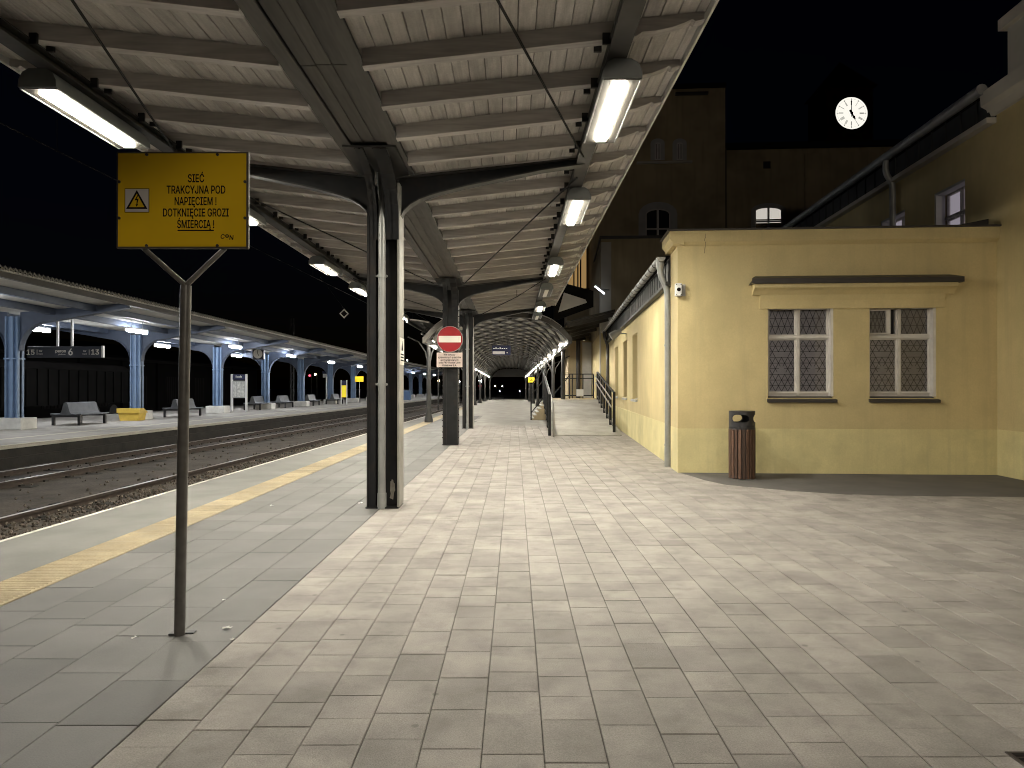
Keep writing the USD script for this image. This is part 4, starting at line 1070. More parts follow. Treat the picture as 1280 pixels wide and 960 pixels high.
def smoothpath(pts, n=6):
    p = np.array(pts, float); out = [p[0]]
    for i in range(1, len(p) - 1):
        a, b, c = p[i - 1], p[i], p[i + 1]
        r_ = min(np.linalg.norm(b - a), np.linalg.norm(c - b)) * 0.45
        s0 = b + (a - b) / np.linalg.norm(a - b) * r_; s1 = b + (c - b) / np.linalg.norm(c - b) * r_
        for t_ in np.linspace(0, 1, n):
            out.append((1 - t_) ** 2 * s0 + 2 * t_ * (1 - t_) * b + t_ ** 2 * s1)
    out.append(p[-1]); return np.array(out)
m_ = MB(); m_.tube(smoothpath([side(1.02, 4.14, 0.235), side(1.02, 3.86, 0.235), side(1.02, 3.6, 0.10), side(1.02, 3.3, 0.085), side(1.02, 0.02, 0.085)], 8), 0.062, 16)
dp = part(yb, 'downpipe', m_, 'zinc', smooth=40)
m_ = MB(); m_.tube([side(1.02, 4.15, 0.235), side(1.02, 4.06, 0.235), side(1.02, 3.98, 0.235)], [0.085, 0.08, 0.063], 16)
part(dp, 'hopper', m_, 'zinc', smooth=40)
for z in (2.42, 0.42):
    m_ = MB(); m_.tube([side(1.02, z, 0.085), side(1.02, z + 0.04, 0.085)], 0.074, 16); part(dp, 'collar', m_, 'zinc', smooth=40)
m_ = MB()
m_.tube([side(1.02, 0.0, 0.085), side(1.02, 0.4, 0.085)], 0.070, 16)
part(dp, 'shoe', m_, 'zinc', smooth=40)
m_ = MB(); m_.tube(smoothpath([side(19.2, 4.14, 0.235), side(19.2, 3.9, 0.235), side(19.2, 3.55, 0.09), side(19.2, 3.2, 0.085), side(19.2, 1.0, 0.085)], 8), 0.07, 12); part(yb, 'downpipe', m_, 'flashing', smooth=40)
m_ = MB(); m_.box(0.36, WS, 0.9, 19.5, 4.25, 4.35, FB); part(yb, 'flat_roof', m_, 'night_roof')

# white boxed sensor at the corner
t = thing('wall_sensor', 'small white box with round dark lens at the corner of the yellow building', 'sensor', tuple(FB(0, 0, 3.4)))
m_ = MB(); m_.box(0.02, 0.14, -0.012, -0.004, 3.30, 3.52, FB); part(t, 'back_plate', m_, 'trim_pale')
m_ = MB(); m_.rbox(-0.06, 0.06, -0.13, -0.014, 3.29, 3.53, 0.012, FB); part(t, 'box', m_, 'plastic_white')
m_ = MB(); m_.prism(Point(0, 3.41).buffer(0.035, 10), lambda s, z, w: FB(s, -w, z), 0.1305, 0.137); part(t, 'lens', m_, 'ink')
m_ = MB()
for s_ in (-0.042, 0.042):
    for z in (3.315, 3.505): m_.prism(Point(s_, z).buffer(0.010, 5), lambda s, z2, w: FB(s, -w, z2), 0.1305, 0.134)
part(t, 'screw', m_, 'ink')
# small floodlight on the side wall
t = thing('wall_floodlight', 'small grey unlit floodlight on the side wall above the ramp', 'lamp', tuple(side(11.0, 3.4, 0.1)))
m_ = MB(); m_.tube([side(11.0, 3.42, 0.0), side(11.0, 3.42, 0.25)], 0.02, 6); part(t, 'arm', m_, 'zinc')
m_ = MB(); m_.tube([side(11.0, 3.50, 0.18), side(11.0, 3.42, 0.34), side(11.0, 3.30, 0.52)], [0.07, 0.12, 0.15], 12); part(t, 'head', m_, 'zinc', smooth=40)

# ================================================================ WING (right) AND STATION BUILDING
wg = thing('station_wing', 'two storey yellow wing at the right edge with dark zinc eaves', 'building', tuple(FB(WS, 0, 0)))
m_ = MB(); m_.prism(rect(-9, -0.001, 0.83, 6.75), lambda a, z, w: wingf(a, z, -w), 0, 0.4); part(wg, 'near_wall', m_, 'stucco')
m_ = MB(); m_.prism(rect(-9, -0.004, 0, 0.829), lambda a, z, w: wingf(a, z, -w), -0.004, 0.4); part(wg, 'near_plinth', m_, 'stucco_low')
uw = rect(0.0, 22, 4.3, 6.42)
UWIN = [(1.03, 2.2, 4.1, 5.7), (3.5, 4.75, 4.1, 5.7), (6.3, 7.5, 4.1, 5.7)]
for w in UWIN: uw = uw.difference(rect(*w))
m_ = MB(); m_.prism(uw, lambda a, z, w: wingf(a, z, -w), 0.003, 0.4); part(wg, 'upper_wall', m_, 'stucco')
m_ = MB(); m_.prism(rect(0.0, 22, 0, 4.299), lambda a, z, w: wingf(a, z, -w), 0.003, 0.4); part(wg, 'lower_wall', m_, 'stucco')
for i, w in enumerate(UWIN):
    win = casement(wg, wingf, w[0], w[1], w[2], w[3], 0.26, glow='room_lilac', lattice=False)
    m_ = MB(); m_.prism(rect(w[1] - 0.06, w[1] - 0.001, w[2] + .05, w[3] - 0.05), lambda a, z, q: wingf(a, z, -q), 0.01, 0.2); m_.prism(rect(w[0] + 0.001, w[1] - 0.001, w[3] - 0.05, w[3] - 0.001), lambda a, z, q: wingf(a, z, -q), 0.01, 0.2); part(win, 'reveal_lining', m_, 'trim_pale')
m_ = MB(); m_.prism(rect(0.02, 22, 6.421, 6.52), lambda a, z, w: wingf(a, z, w), -0.1, 0.16); part(wg, 'eaves_ledge', m_, 'stucco_pale')
m_ = MB(); m_.prism(rect(0.05, 22, 6.521, 7.0), lambda a, z, w: wingf(a, z, w), -0.1, 0.10); fz = part(wg, 'fascia', m_, 'zinc_dark')
a = 0.4
while a < 21:
    m_ = MB(); m_.prism(rect(a, a + 0.025, 6.53, 6.99), lambda q, z, w: wingf(q, z, w), 0.101, 0.125); part(fz, 'seam', m_, 'zinc_dark'); a += 0.55
m_ = MB(); m_.tube([wingf(0.0, 7.03, 0.25), wingf(22, 7.03, 0.25)], 0.10, 12); part(wg, 'gutter', m_, 'zinc', smooth=40)
m_ = MB(); m_.tube(smoothpath([wingf(3.9, 6.96, 0.25), wingf(3.9, 6.65, 0.25), wingf(3.9, 6.42, 0.1), wingf(3.9, 6.2, 0.09), wingf(3.9, 4.7, 0.09)], 6), 0.07, 10); part(wg, 'downpipe', m_, 'zinc', smooth=40)
m_ = MB(); m_.prism([(0.15, 7.001), (0.1, 6.95), (-5, 8.6), (-5, 8.7)], lambda d, z, a: wingf(a, z, d), 0.05, 22); part(wg, 'roof', m_, 'night_roof')
m_ = MB(); m_.prism([(0.0, 6.55), (0.07, 6.55), (0.12, 6.68), (0.22, 6.74), (0.24, 6.98), (-0.4, 6.98), (-0.4, 6.751), (0.0, 6.751)], lambda d, z, a: wingf(a, z, d), -9, 0.1); part(wg, 'cornice', m_, 'stucco_pale')
m_ = MB(); m_.prism(rect(-4, -0.25, 6.981, 8.0), lambda a, z, w: wingf(a, z, -w), 0.05, 1.2); m_.prism(rect(-4.1, -0.15, 8.001, 8.2), lambda a, z, w: wingf(a, z, -w), -0.06, 1.3); part(wg, 'attic_block', m_, 'stucco_pale')
m_ = MB(); m_.box(WS + 0.45, WS + 8, -9, 22, 0, 6.3, FB); part(wg, 'core', m_, 'dark_room')

# main station building: mid block, tall block, long block
sb = thing('station_building', 'tall dark old station building with arched windows behind the yellow wing', 'building', tuple(FB(0, 20.5, 0)))
midf = Face(FB(0, 20.6, 0)[:2], U, -V)
tallf = Face(FB(0, 27.0, 0)[:2], U, -V)
longf = Face(FB(0, 27.6, 0)[:2], U, -V)
m_ = MB(); m_.box(-0.25, 7, 20.6, 26.99, 4.21, 8.6, FB); part(sb, 'mid_block', m_, 'stucco_old')
m_ = MB(); m_.box(-0.32, 7.05, 20.52, 26.985, 8.601, 8.74, FB); part(sb, 'mid_coping', m_, 'flashing')
m_ = MB(); m_.box(-0.252, 0.42, 20.592, 26.9, 4.6, 8.45, FB) if False else None
m_ = MB(); m_.prism(rect(-0.25, 0.22, 4.25, 8.45), lambda a, z, w: midf(a, z, w), 0.002, 0.06); part(sb, 'corner_pilaster', m_, 'stucco_pale')
m_ = MB(); m_.box(-0.25, 7, 20.61, 95, 0.0, 4.205, FB); part(sb, 'ground_floor', m_, 'stucco')
m_ = MB(); m_.box(-0.30, -0.252, 20.61, 21.3, 0.0, 6.2, FB); part(sb, 'pilaster', m_, 'stucco_pale')
m_ = MB(); m_.box(-1.7, -0.26, 30, 92, 0.0, 4.4, FB); part(sb, 'porch', m_, 'stucco_old')
m_ = MB(); m_.tube([FB(-1.1, 29.9, 0.0), FB(-1.1, 29.9, 4.4)], 0.13, 10); part(sb, 'downpipe', m_, 'flashing', smooth=40)
m_ = MB(); m_.box(-0.85, -0.3, 29.93, 29.998, 0.0, 4.3, FB); part(sb, 'door_panel', m_, 'trim_pale')
m_ = MB(); m_.box(-1.75, -0.26, 34.0, 60, 4.401, 12.5, FB); part(sb, 'stair_bay', m_, 'stucco_old')
m_ = MB(); m_.box(-1.72, -0.42, 33.96, 33.998, 8.1, 11.8, FB); gz = part(sb, 'stair_window', m_, 'room_amber')
for s0 in (-1.76, -1.32, -1.06, -0.88, -0.46):
    m_ = MB(); m_.box(s0, s0 + 0.09, 33.90, 33.959, 8.0, 11.9, FB); part(gz, 'mullion', m_, 'flashing')
m_ = MB(); m_.box(-1.9, -0.1, 33.8, 33.995, 7.85, 8.09, FB); part(gz, 'sill', m_, 'flashing')
m_ = MB(); m_.box(-0.25, 7, 27.7, 95, 4.206, 7.0, FB) if False else m_.box(-0.24, 6.9, 36.0, 95, 4.206, 7.2, FB); part(sb, 'rear_wing', m_, 'stucco')
def arch_win(t, fc, a0, a1, z0, z1, rise, mt, lit=None, surround=0.16, cross=True, sm='trim_pale'):
    n = 10
    am = (a0 + a1) / 2
    def outline(g):
        pts = [(a0 - g, z0), (a1 + g, z0), (a1 + g, z1 - rise)]
        for q in np.linspace(0, 1, n)[1:]:
            th = q * math.pi
            pts.append((am + ((a1 - a0) / 2 + g) * math.cos(th), z1 - rise + (rise + g) * math.sin(th)))
        return Polygon(pts)
    o = outline(0); s_ = outline(surround)
    m_ = MB(); m_.prism(s_.difference(o), lambda a, z, w: fc(a, z, w), 0.002, 0.05); win = part(t, 'window', m_, sm)
    m_ = MB(); m_.prism(o.buffer(0.01), lambda a, z, w: fc(a, z, w), 0.004, 0.012); part(win, 'pane', m_, lit or 'dark_room')
    bars = o.difference(o.buffer(-0.07)).union(rect(am - 0.06, am + 0.06, z0, z1).intersection(o))
    if cross: bars = bars.union(rect(a0, a1, z0 + (z1 - z0) * 0.42, z0 + (z1 - z0) * 0.42 + 0.09).intersection(o))
    m_ = MB(); m_.prism(bars, lambda a, z, w: fc(a, z, w), 0.0125, 0.035); part(win, 'sash', m_, 'window_white')
    return win
def loc(fc, x, y):
    """wall coordinates of a point of the photograph"""
    k = (x - 641) / 900
    o, u = fc.o, fc.u
    a = (k * o[1] - o[0]) / (u[0] - k * u[1])
    D = o[1] + a * u[1]
    return a, 1.6 + (484 - y) / 900 * D
TALL = loc(tallf, 908, 109)
m_ = MB(); m_.box(-0.25, TALL[0], 27.0, 36, 4.21, TALL[1], FB); part(sb, 'tall_block', m_, 'stucco_old')
m_ = MB(); m_.box(-0.5, TALL[0] + 0.03, 26.9, 36.2, TALL[1] + 0.001, TALL[1] + 0.25, FB); part(sb, 'tall_roof', m_, 'night_roof')
a, z = loc(tallf, 886, 117); b, _ = loc(tallf, 845, 117)
m_ = MB(); m_.prism(rect(b, a, z - 0.06, z + 0.06), lambda p, q, w: tallf(p, q, w), 0, 0.25); part(sb, 'ledge', m_, 'flashing')
for x0, x1 in ((819.5, 827), (847, 854.5)):
    a0, z1 = loc(tallf, x0, 178); a1, z0 = loc(tallf, x1, 200)
    arch_win(sb, tallf, a0, a1, z0, z1, 0.05, 'trim_pale', surround=0.22, cross=False)
a0, z0 = loc(tallf, 797, 202.5); a1, _ = loc(tallf, 866, 202.5)
m_ = MB(); m_.prism(rect(a0, a1, z0 - 0.12, z0 - 0.02), lambda p, q, w: tallf(p, q, w), 0, 0.2); part(sb, 'string_course', m_, 'stucco_pale')
a0, z1 = loc(tallf, 808, 261); a1, z0 = loc(tallf, 839, 306)
arch_win(sb, tallf, a0, a1, z0, z1, 0.3, 'trim_pale', surround=0.38)
LONG = loc(longf, 1112, 183)
m_ = MB(); m_.box(TALL[0] + 0.004, 30, 27.6, 38, 0, LONG[1], FB); part(sb, 'long_block', m_, 'stucco_old')
m_ = MB(); m_.prism([(27.3, LONG[1] + 0.001), (27.3, LONG[1] + 0.3), (33, LONG[1] + 0.95), (38.2, LONG[1] + 0.3), (38.2, LONG[1] + 0.001)], lambda v_, z, s: FB(s, v_, z), TALL[0] + 0.03, 30.5); part(sb, 'roof', m_, 'night_roof')
a0, z1 = loc(longf, 944.5, 258.5); a1, z0 = loc(longf, 979, 292)
win = arch_win(sb, longf, a0, a1, z0, z1, 0.22, 'trim_pale', lit='room_glow', surround=0.2)
m_ = MB(); m_.prism(rect(a0 + 0.07, a1 - 0.07, z1 - 0.78, z1 - 0.70), lambda p, q, w: longf(p, q, w), 0.0126, 0.02); m_.prism(rect(a0 + 0.07, a1 - 0.07, z1 - 1.2, z1 - 0.92), lambda p, q, w: longf(p, q, w), 0.0126, 0.02); part(win, 'blind', m_, 'stucco_old')
a0, z0 = loc(longf, 960, 206)
m_ = MB(); m_.prism(rect(a0 - 0.2, a0 + 0.2, z0 - 0.2, z0 + 0.2), lambda p, q, w: longf(p, q, w), 0.002, 0.03); part(sb, 'vent', m_, 'dark_room')
a0, _ = loc(longf, 1007, 206)
m_ = MB(); m_.prism(rect(a0, 29, 9.0, LONG[1] - 0.3), lambda p, q, w: longf(p, q, w), 0.0, 0.12); part(sb, 'projecting_bay', m_, 'stucco_old')
m_ = MB(); m_.tube([tallf(TALL[0] + 0.08, 9, -0.35), tallf(TALL[0] + 0.08, LONG[1], -0.35)], 0.07, 8); part(sb, 'downpipe', m_, 'flashing')

# clock turret
ck = px(1066, 141, 48)
t = thing('clock_tower', 'dark turret with glowing round white clock showing five', 'clock tower', (ck[0], ck[1] + 0.3, 12))
m_ = MB(); m_.rbox(ck[0] - 1.6, ck[0] + 1.6, ck[1] + 0.25, ck[1] + 3.2, 11, ck[2] + 1.9, 0.05); part(t, 'turret', m_, 'night_roof')
m_ = MB()
pk = (ck[0], ck[1] + 1.7, ck[2] + 4.2)
q = [(ck[0] - 1.8, ck[1] + 0.05, ck[2] + 1.92), (ck[0] + 1.8, ck[1] + 0.05, ck[2] + 1.92), (ck[0] + 1.8, ck[1] + 3.4, ck[2] + 1.92), (ck[0] - 1.8, ck[1] + 3.4, ck[2] + 1.92), pk]
m_.add(q, [(0, 1, 4), (1, 2, 4), (2, 3, 4), (3, 0, 4), (0, 2, 1), (0, 3, 2)]); part(t, 'roof', m_, 'night_roof')
RC = 20.2 / 900 * 48
cf = lambda p, z, w: (ck[0] + p, ck[1] - w, ck[2] + z)
m_ = MB(); m_.prism(Point(0, 0).buffer(RC * 1.06, 24).difference(Point(0, 0).buffer(RC * 1.005, 24)), cf, -0.25, 0.05); part(t, 'bezel', m_, 'night_roof')
m_ = MB(); m_.prism(Point(0, 0).buffer(RC, 24), cf, -0.24, 0.0); dial = part(t, 'dial', m_, 'clock_glow')
m_ = MB()
for hh in range(12):
    th = math.radians(90 - 30 * hh); er = np.array([math.cos(th), math.sin(th)]); et = np.array([-er[1], er[0]])
    m_ = MB()
    nb_ = [2, 1, 2, 3, 3, 1, 2, 3, 4, 2, 1, 2][hh]
    for j in range(nb_):
        o_ = (j - (nb_ - 1) / 2) * 0.045
        c_ = er * RC * 0.64 + et * o_
        pts = [c_ + er * RC * 0.13 + et * 0.010, c_ + er * RC * 0.13 - et * 0.010, c_ - er * RC * 0.13 - et * 0.010, c_ - er * RC * 0.13 + et * 0.010]
        m_.prism([tuple(p) for p in pts], cf, 0.002, 0.012)
    pts = [er * RC * 0.80 + et * 0.016, er * RC * 0.91 + et * 0.02, er * RC * 0.91 - et * 0.02, er * RC * 0.80 - et * 0.016]
    m_.prism([tuple(p) for p in pts], cf, 0.002, 0.014); part(t, 'numeral', m_, 'sign_dim')
m_ = MB()
for mm in range(60):
    th = math.radians(6 * mm); er = np.array([math.cos(th), math.sin(th)])
    m_.prism(Point(*(er * RC * 0.87)).buffer(0.011, 2), cf, 0.002, 0.008)
part(t, 'minute_dots', m_, 'sign_dim', kind='stuff')
def hand(ang, L, w, blob):
    th = math.radians(90 - ang); er = np.array([math.cos(th), math.sin(th)]); et = np.array([-er[1], er[0]])
    m_ = MB()
    m_.prism([tuple(-er * 0.22 * RC + et * w * .8), tuple(er * L + et * w * 0.5), tuple(er * L - et * w * 0.5), tuple(-er * 0.22 * RC - et * w * .8)], cf, 0.02, 0.05)
    m_.prism([tuple(er * L), tuple(er * (L - blob * 2.4) + et * blob), tuple(er * (L - blob * 3.2)), tuple(er * (L - blob * 2.4) - et * blob)], cf, 0.021, 0.052)
    return m_
part(t, 'hour_hand', hand(150, RC * 0.46, 0.07, 0.09), 'ink'); part(t, 'minute_hand', hand(-1, RC * 0.80, 0.03, 0.045), 'ink')
m_ = MB(); m_.prism(Point(0, 0).buffer(RC * 0.085), cf, 0.05, 0.06); part(t, 'hub', m_, 'ink')

# ================================================================ BIN
bx_, by_ = 4.03, 12.62
t = thing('litter_bin', 'round litter bin of brown wooden slats under a dark metal hood', 'bin', (bx_, by_, 0))
def cyl(r, z0, z1, n=40): return m3.Manifold.cylinder(z1 - z0, r, r, n).translate((0, 0, z0))
hood = cyl(0.222, 0.90, 1.185) - cyl(0.205, 0.88, 1.165)
cap = m3.Manifold.hull(cyl(0.065, -0.5, 0.5, 24).rotate((90, 0, 0)).translate((-0.075, 0, 0)) + cyl(0.065, -0.5, 0.5, 24).rotate((90, 0, 0)).translate((0.075, 0, 0)))
half = m3.Manifold.cube((1.2, 0.6, 1.2)).translate((-0.6, -0.6, -0.6))
capf = cap ^ half                                        # an opening towards the front only
hood = hood - capf.rotate((0, 0, -24)).translate((0, 0, 1.055)) - capf.rotate((0, 0, 80)).translate((0, 0, 1.055)) - capf.rotate((0, 0, 202)).translate((0, 0, 1.055))
hm = hood.to_mesh()
m_ = MB(); m_.add(hm.vert_properties[:, :3] + (bx_, by_, 0), hm.tri_verts); part(t, 'hood', m_, 'bin_metal', smooth=30)
m_ = MB(); m_.lathe([(0.0, 0.02), (0.20, 0.02), (0.20, 0.90), (0.0, 0.90)], (bx_, by_, 0), 32); part(t, 'liner', m_, 'bin_metal', smooth=30)
m_ = MB(); m_.lathe([(0.201, 0.03), (0.222, 0.03), (0.222, 0.06), (0.201, 0.06)], (bx_, by_, 0), 32); m_.lathe([(0.201, 0.86), (0.226, 0.86), (0.226, 0.898), (0.201, 0.898)], (bx_, by_, 0), 32); part(t, 'ring', m_, 'bin_metal', smooth=30)
for k_ in range(20):
    th = 2 * math.pi * (k_ + 0.5) / 20
    er = np.array([math.cos(th), math.sin(th)]); et = np.array([-er[1], er[0]])
    m_ = MB(); m_.rbox(-0.026, 0.026, 0.203, 0.226, 0.015, 0.87, 0.005, lambda p, r_, z: (bx_ + et[0] * p + er[0] * r_, by_ + et[1] * p + er[1] * r_, z), tone=rnd.uniform(0.7, 1.5)); part(t, 'slat', m_, 'wood_slat', tones=True)

# ================================================================ RAMP, STEPS, RAILINGS
rp = thing('ramp', 'concrete access ramp rising along the yellow wall to a landing', 'ramp', (2.4, 23.6, 0))
RY0, RY1, RZ = 23.6, 35.0, 1.0
lx = lambda Y: 1.30 + 0.032 * (Y - 23.6)
rx = lambda Y: 3.60 + 0.066 * (Y - 23.6)
m_ = MB()
v = [(lx(RY0), RY0, 0), (rx(RY0), RY0, 0), (rx(RY1), RY1, 0), (lx(RY1), RY1, 0), (lx(RY0), RY0, 0.02), (rx(RY0), RY0, 0.02), (rx(RY1), RY1, RZ), (lx(RY1), RY1, RZ)]
m_.add(v, [(0, 1, 5, 4), (1, 2, 6, 5), (2, 3, 7, 6), (3, 0, 4, 7), (4, 5, 6, 7)]); part(rp, 'slope', m_, 'far_paving')
m_ = MB(); m_.prism([(lx(RY1), RY1), (rx(RY1), RY1), (rx(40), 40), (lx(40), 40)], lambda x_, y_, z: (x_, y_, z), 0, RZ - 0.003); part(rp, 'landing', m_, 'stucco_old')
for k_ in range(6):
    m_ = MB(); x1 = lx(35.4); m_.box(x1 - 0.12 * (k_ + 1), x1 - 0.12 * k_ - 0.002, 35.1, 37.5, 0, RZ - 0.155 * (k_ + 1)); st_ = part(rp, 'step', m_, 'stucco_old')
    m_ = MB(); m_.box(x1 - 0.12 * (k_ + 1) - 0.02, x1 - 0.12 * k_ - 0.002, 35.09, 37.5, RZ - 0.155 * (k_ + 1) + 0.001, RZ - 0.155 * (k_ + 1) + 0.03); part(st_, 'tread', m_, 'block_white')
def railing(label, xf, Y0, Y1, inner, end_loop):
    zf = lambda Y: 0.02 + (RZ - 0.02) * min(1, max(0, (Y - RY0) / (RY1 - RY0)))
    t = thing('railing', label, 'railing', (xf(Y0), Y0, 0), group='railings of the ramp')
    n = 7
    Ys = np.linspace(Y0, Y1, n)
    for Y in Ys:
        m_ = MB(); m_.rbox(xf(Y) - 0.045, xf(Y) + 0.045, Y - 0.03, Y + 0.03, zf(Y), zf(Y) + 1.35, 0.006); part(t, 'post', m_, 'steel_black')
    for h, w in ((1.33, 0.06), (0.16, 0.045)):
        m_ = MB(); m_.bar((xf(Y0), Y0, zf(Y0) + h), (xf(Y1), Y1, zf(Y1) + h), w, 0.045); part(t, 'rail', m_, 'steel_black')
    for h in (1.12, 0.85):
        o = inner * 0.10
        pts = [(xf(Y1) + o, Y1, zf(Y1) + h), (xf(Y0) + o, Y0, zf(Y0) + h)]
        if end_loop:
            pts += [(xf(Y0) + o, Y0 - 0.5, zf(Y0) + h - 0.05), (xf(Y0) + o, Y0 - 0.62, zf(Y0) + h - 0.5), (xf(Y0) + o, Y0 - 0.62, 0.02)]
        m_ = MB(); m_.tube(smoothpath(pts, 6) if len(pts) > 2 else pts, 0.026, 8); part(t, 'handrail', m_, 'rail_steel', smooth=40)
    return t
railing('black steel railing on the left side of the ramp with looped handrail end', lambda Y: 1.22 + 0.026 * (Y - 23.4), 23.4, 35.0, 1, True)
railing('black steel railing on the wall side of the ramp', lambda Y: rx(Y) - 0.2, 24.3, 35.0, -1, False)
t = thing('landing_railing', 'black railing across the far end of the ramp landing', 'railing', (3.2, 39.5, RZ))
for X in np.linspace(lx(39) + 0.9, rx(39) - 0.2, 4):
    m_ = MB(); m_.box(X - 0.03, X + 0.03, 39.0, 39.06, RZ, RZ + 1.3); part(t, 'post', m_, 'steel_black')
for h in (1.28, 1.05, 0.12):
    m_ = MB(); m_.box(lx(39) + 0.87, rx(39) - 0.2, 39.005, 39.055, RZ + h, RZ + h + 0.05); part(t, 'rail', m_, 'steel_black')
m_ = MB(); m_.box(2.0, 2.0 + 0.0001, 0, 0.0001, 0, 0.0001) if False else None
t = thing('stair_railing', 'black railing beside the few steps left of the landing', 'railing', (1.0, 35.0, 0))
p0_, p1_ = np.array([0.93, 35.05, 0.0]), np.array([1.62, 35.05, 0.95])
for q, h in ((p0_, 1.75), (p1_, 1.35)):
    m_ = MB(); m_.box(q[0] - 0.035, q[0] + 0.035, q[1] - 0.03, q[1] + 0.03, q[2], q[2] + h); part(t, 'post', m_, 'steel_black')
for h0, h1 in ((1.7, 1.6), (0.35, 0.25), (1.2, 1.1)):
    m_ = MB(); m_.bar(p0_ + (0, 0, h0), p1_ + (0, 0, h1), 0.05, 0.05); part(t, 'rail', m_, 'steel_black')
q = px(726, 491, 38.9)
t = thing('notice_board', 'plain white notice board hung on the landing railing', 'sign', tuple(q))
m_ = MB(); m_.rbox(q[0] - 0.19, q[0] + 0.19, 38.93, 38.96, q[2] - 0.19, q[2] + 0.19, 0.004); part(t, 'panel', m_, 'plastic_white')
m_ = MB(); m_.box(q[0] - 0.02, q[0] + 0.02, 38.961, 39.0, q[2] - 0.1, q[2] + 0.15); part(t, 'fixing', m_, 'bin_metal')

# ================================================================ LATTICE CANOPY (hall)
HX, HY0, HY1 = -0.6, 29.6, 96.0
lat = thing('lattice_canopy', 'dim vaulted canopy of dark wooden lattice on rows of steel posts', 'canopy', (HX, 30, 0))
hx = lambda Y: HX + 0.008 * (Y - 30)
HW = lambda Y: 3.0 - 0.006 * (Y - 30)
def vault(t, Y, lift=0.0):
    """t from -1 to 1 across the vault"""
    d = -0.008 * (Y - 30)
    return (hx(Y) + HW(Y) * t, Y, 3.55 + d + (1.02 + lift) * (1 - abs(t) ** 4))
m_ = MB(); nt, nY = 17, 34
v = [vault(t_, Y, 0.0) for Y in np.linspace(HY0, HY1, nY) for t_ in np.linspace(-1, 1, nt)]
v = [(a, b, c + 0.155) for a, b, c in v]
m_.add(v, [(j * nt + i, j * nt + i + 1, (j + 1) * nt + i + 1, (j + 1) * nt + i) for j in range(nY - 1) for i in range(nt - 1)]); part(lat, 'decking', m_, 'deck', smooth=True)
step = 2.6
k_ = 0
Y = HY0 - 17
while Y < HY1:
    for sg in (1, -1):
        pts = [(t_, Y + (8.2 + sg * 8.2 * t_)) for t_ in np.linspace(-1, 1, 29)]
        pts = [(t_, y_) for t_, y_ in pts if HY0 <= y_ <= HY1]
        if len(pts) > 2:
            r_ = MB()
            top = [np.array(vault(t_, y_)) for t_, y_ in pts]
            for a, b in zip(top[:-1], top[1:]):
                r_.bar(a + (0, 0, 0.10), b + (0, 0, 0.10), 0.07, 0.10)
            part(lat, 'lattice_rib', r_, 'lattice')
    Y += step
m_ = MB()                                                # end beam and side beams
v0 = [vault(t_, HY0) for t_ in np.linspace(-1, 1, 15)]
for a, b in zip(v0[:-1], v0[1:]): m_.bar(a, b, 0.14, 0.2)
for t_ in (-1, 1):
    yy_ = np.linspace(HY0, HY1, 8)
    pp = [np.array(vault(t_, y_)) + (0, 0, -0.02) for y_ in yy_]
    for a, b in zip(pp[:-1], pp[1:]): m_.bar(a, b, 0.16, 0.24)
part(lat, 'edge_beam', m_, 'lattice')
def hall_post(X, Y, H, cls=0.09):
    m_ = MB(); m_.tube([(X, Y, 0), (X, Y, 0.12), (X, Y, 0.45), (X, Y, H)], [0.2, 0.2, cls * 1.25, cls], 10); p_ = part(lat, 'post', m_, 'steel_grey', smooth=40)
    m_ = MB()
    for sg in (-1, 1):
        arc = [(X + sg * 0.03, Y, H - 1.3), (X + sg * 0.15, Y, H - 0.7), (X + sg * 0.45, Y, H - 0.25), (X + sg * 0.95, Y, H - 0.02)]
        for a, b in zip(arc[:-1], arc[1:]): m_.bar(a, b, 0.05, 0.06, up=(0, 1, 0.01))
        arc = [(X, Y + sg * 0.03, H - 1.3), (X, Y + sg * 0.15, H - 0.7), (X, Y + sg * 0.45, H - 0.25), (X, Y + sg * 0.95, H - 0.02)]
        for a, b in zip(arc[:-1], arc[1:]): m_.bar(a, b, 0.05, 0.06, up=(1, 0, 0.01))
    part(p_, 'bracket', m_, 'steel_grey')
for X, Y in ((-3.78, 32.7), (-3.55, 44), (-3.45, 54), (-3.3, 63.7), (-3.2, 72), (-3.05, 81), (-2.8, 91)): hall_post(X, Y, 3.9 if Y < 33 else 3.4)
for X, Y in ((2.52, 35.6), (2.35, 41), (2.3, 50), (2.15, 60), (2.05, 70), (1.95, 80), (1.75, 91)): hall_post(X, Y, 4.4 if Y < 36 else 3.4)
# low side aisle on the track side with open girder
m_ = MB()
for i in range(10):
    y0, y1 = 30.2 + i * 2.0, 32.2 + i * 2.0
    X = -3.8 + 0.011 * (y0 - 30)
    m_.bar((X, y0, 4.25), (X, y1, 4.25), 0.06, 0.06); m_.bar((X, y0, 3.85), (X, y1, 3.85), 0.06, 0.06)
    m_.bar((X, y0, 3.85), (X, y1, 4.25), 0.04, 0.04); m_.bar((X, y0, 4.25), (X, y1, 3.85), 0.04, 0.04)
part(lat, 'lattice_girder', m_, 'steel_grey')
m_ = MB(); m_.prism([(-4.5, 4.42), (-3.4, 4.25), (-3.4, 4.30), (-4.5, 4.47)], lambda a, z, w: (a + 0.012 * (w - 30), w, z), 29.6, 62); part(lat, 'track_side_roof', m_, 'lattice')
m_ = MB(); m_.box(-4.36, -4.28, 29.6, 62, 4.26, 4.385, lambda a, y_, z: (a + 0.012 * (y_ - 30), y_, z)); part(lat, 'aisle_beam', m_, 'steel_grey')
m_ = MB(); m_.prism([(1.93, 4.72), (3.12, 5.12), (3.05, 5.24), (2.16, 5.53)], lambda a, z, w: (a, w, z), 29.9, 30.0); part(lat, 'gable_panel', m_, 'panel_grey')
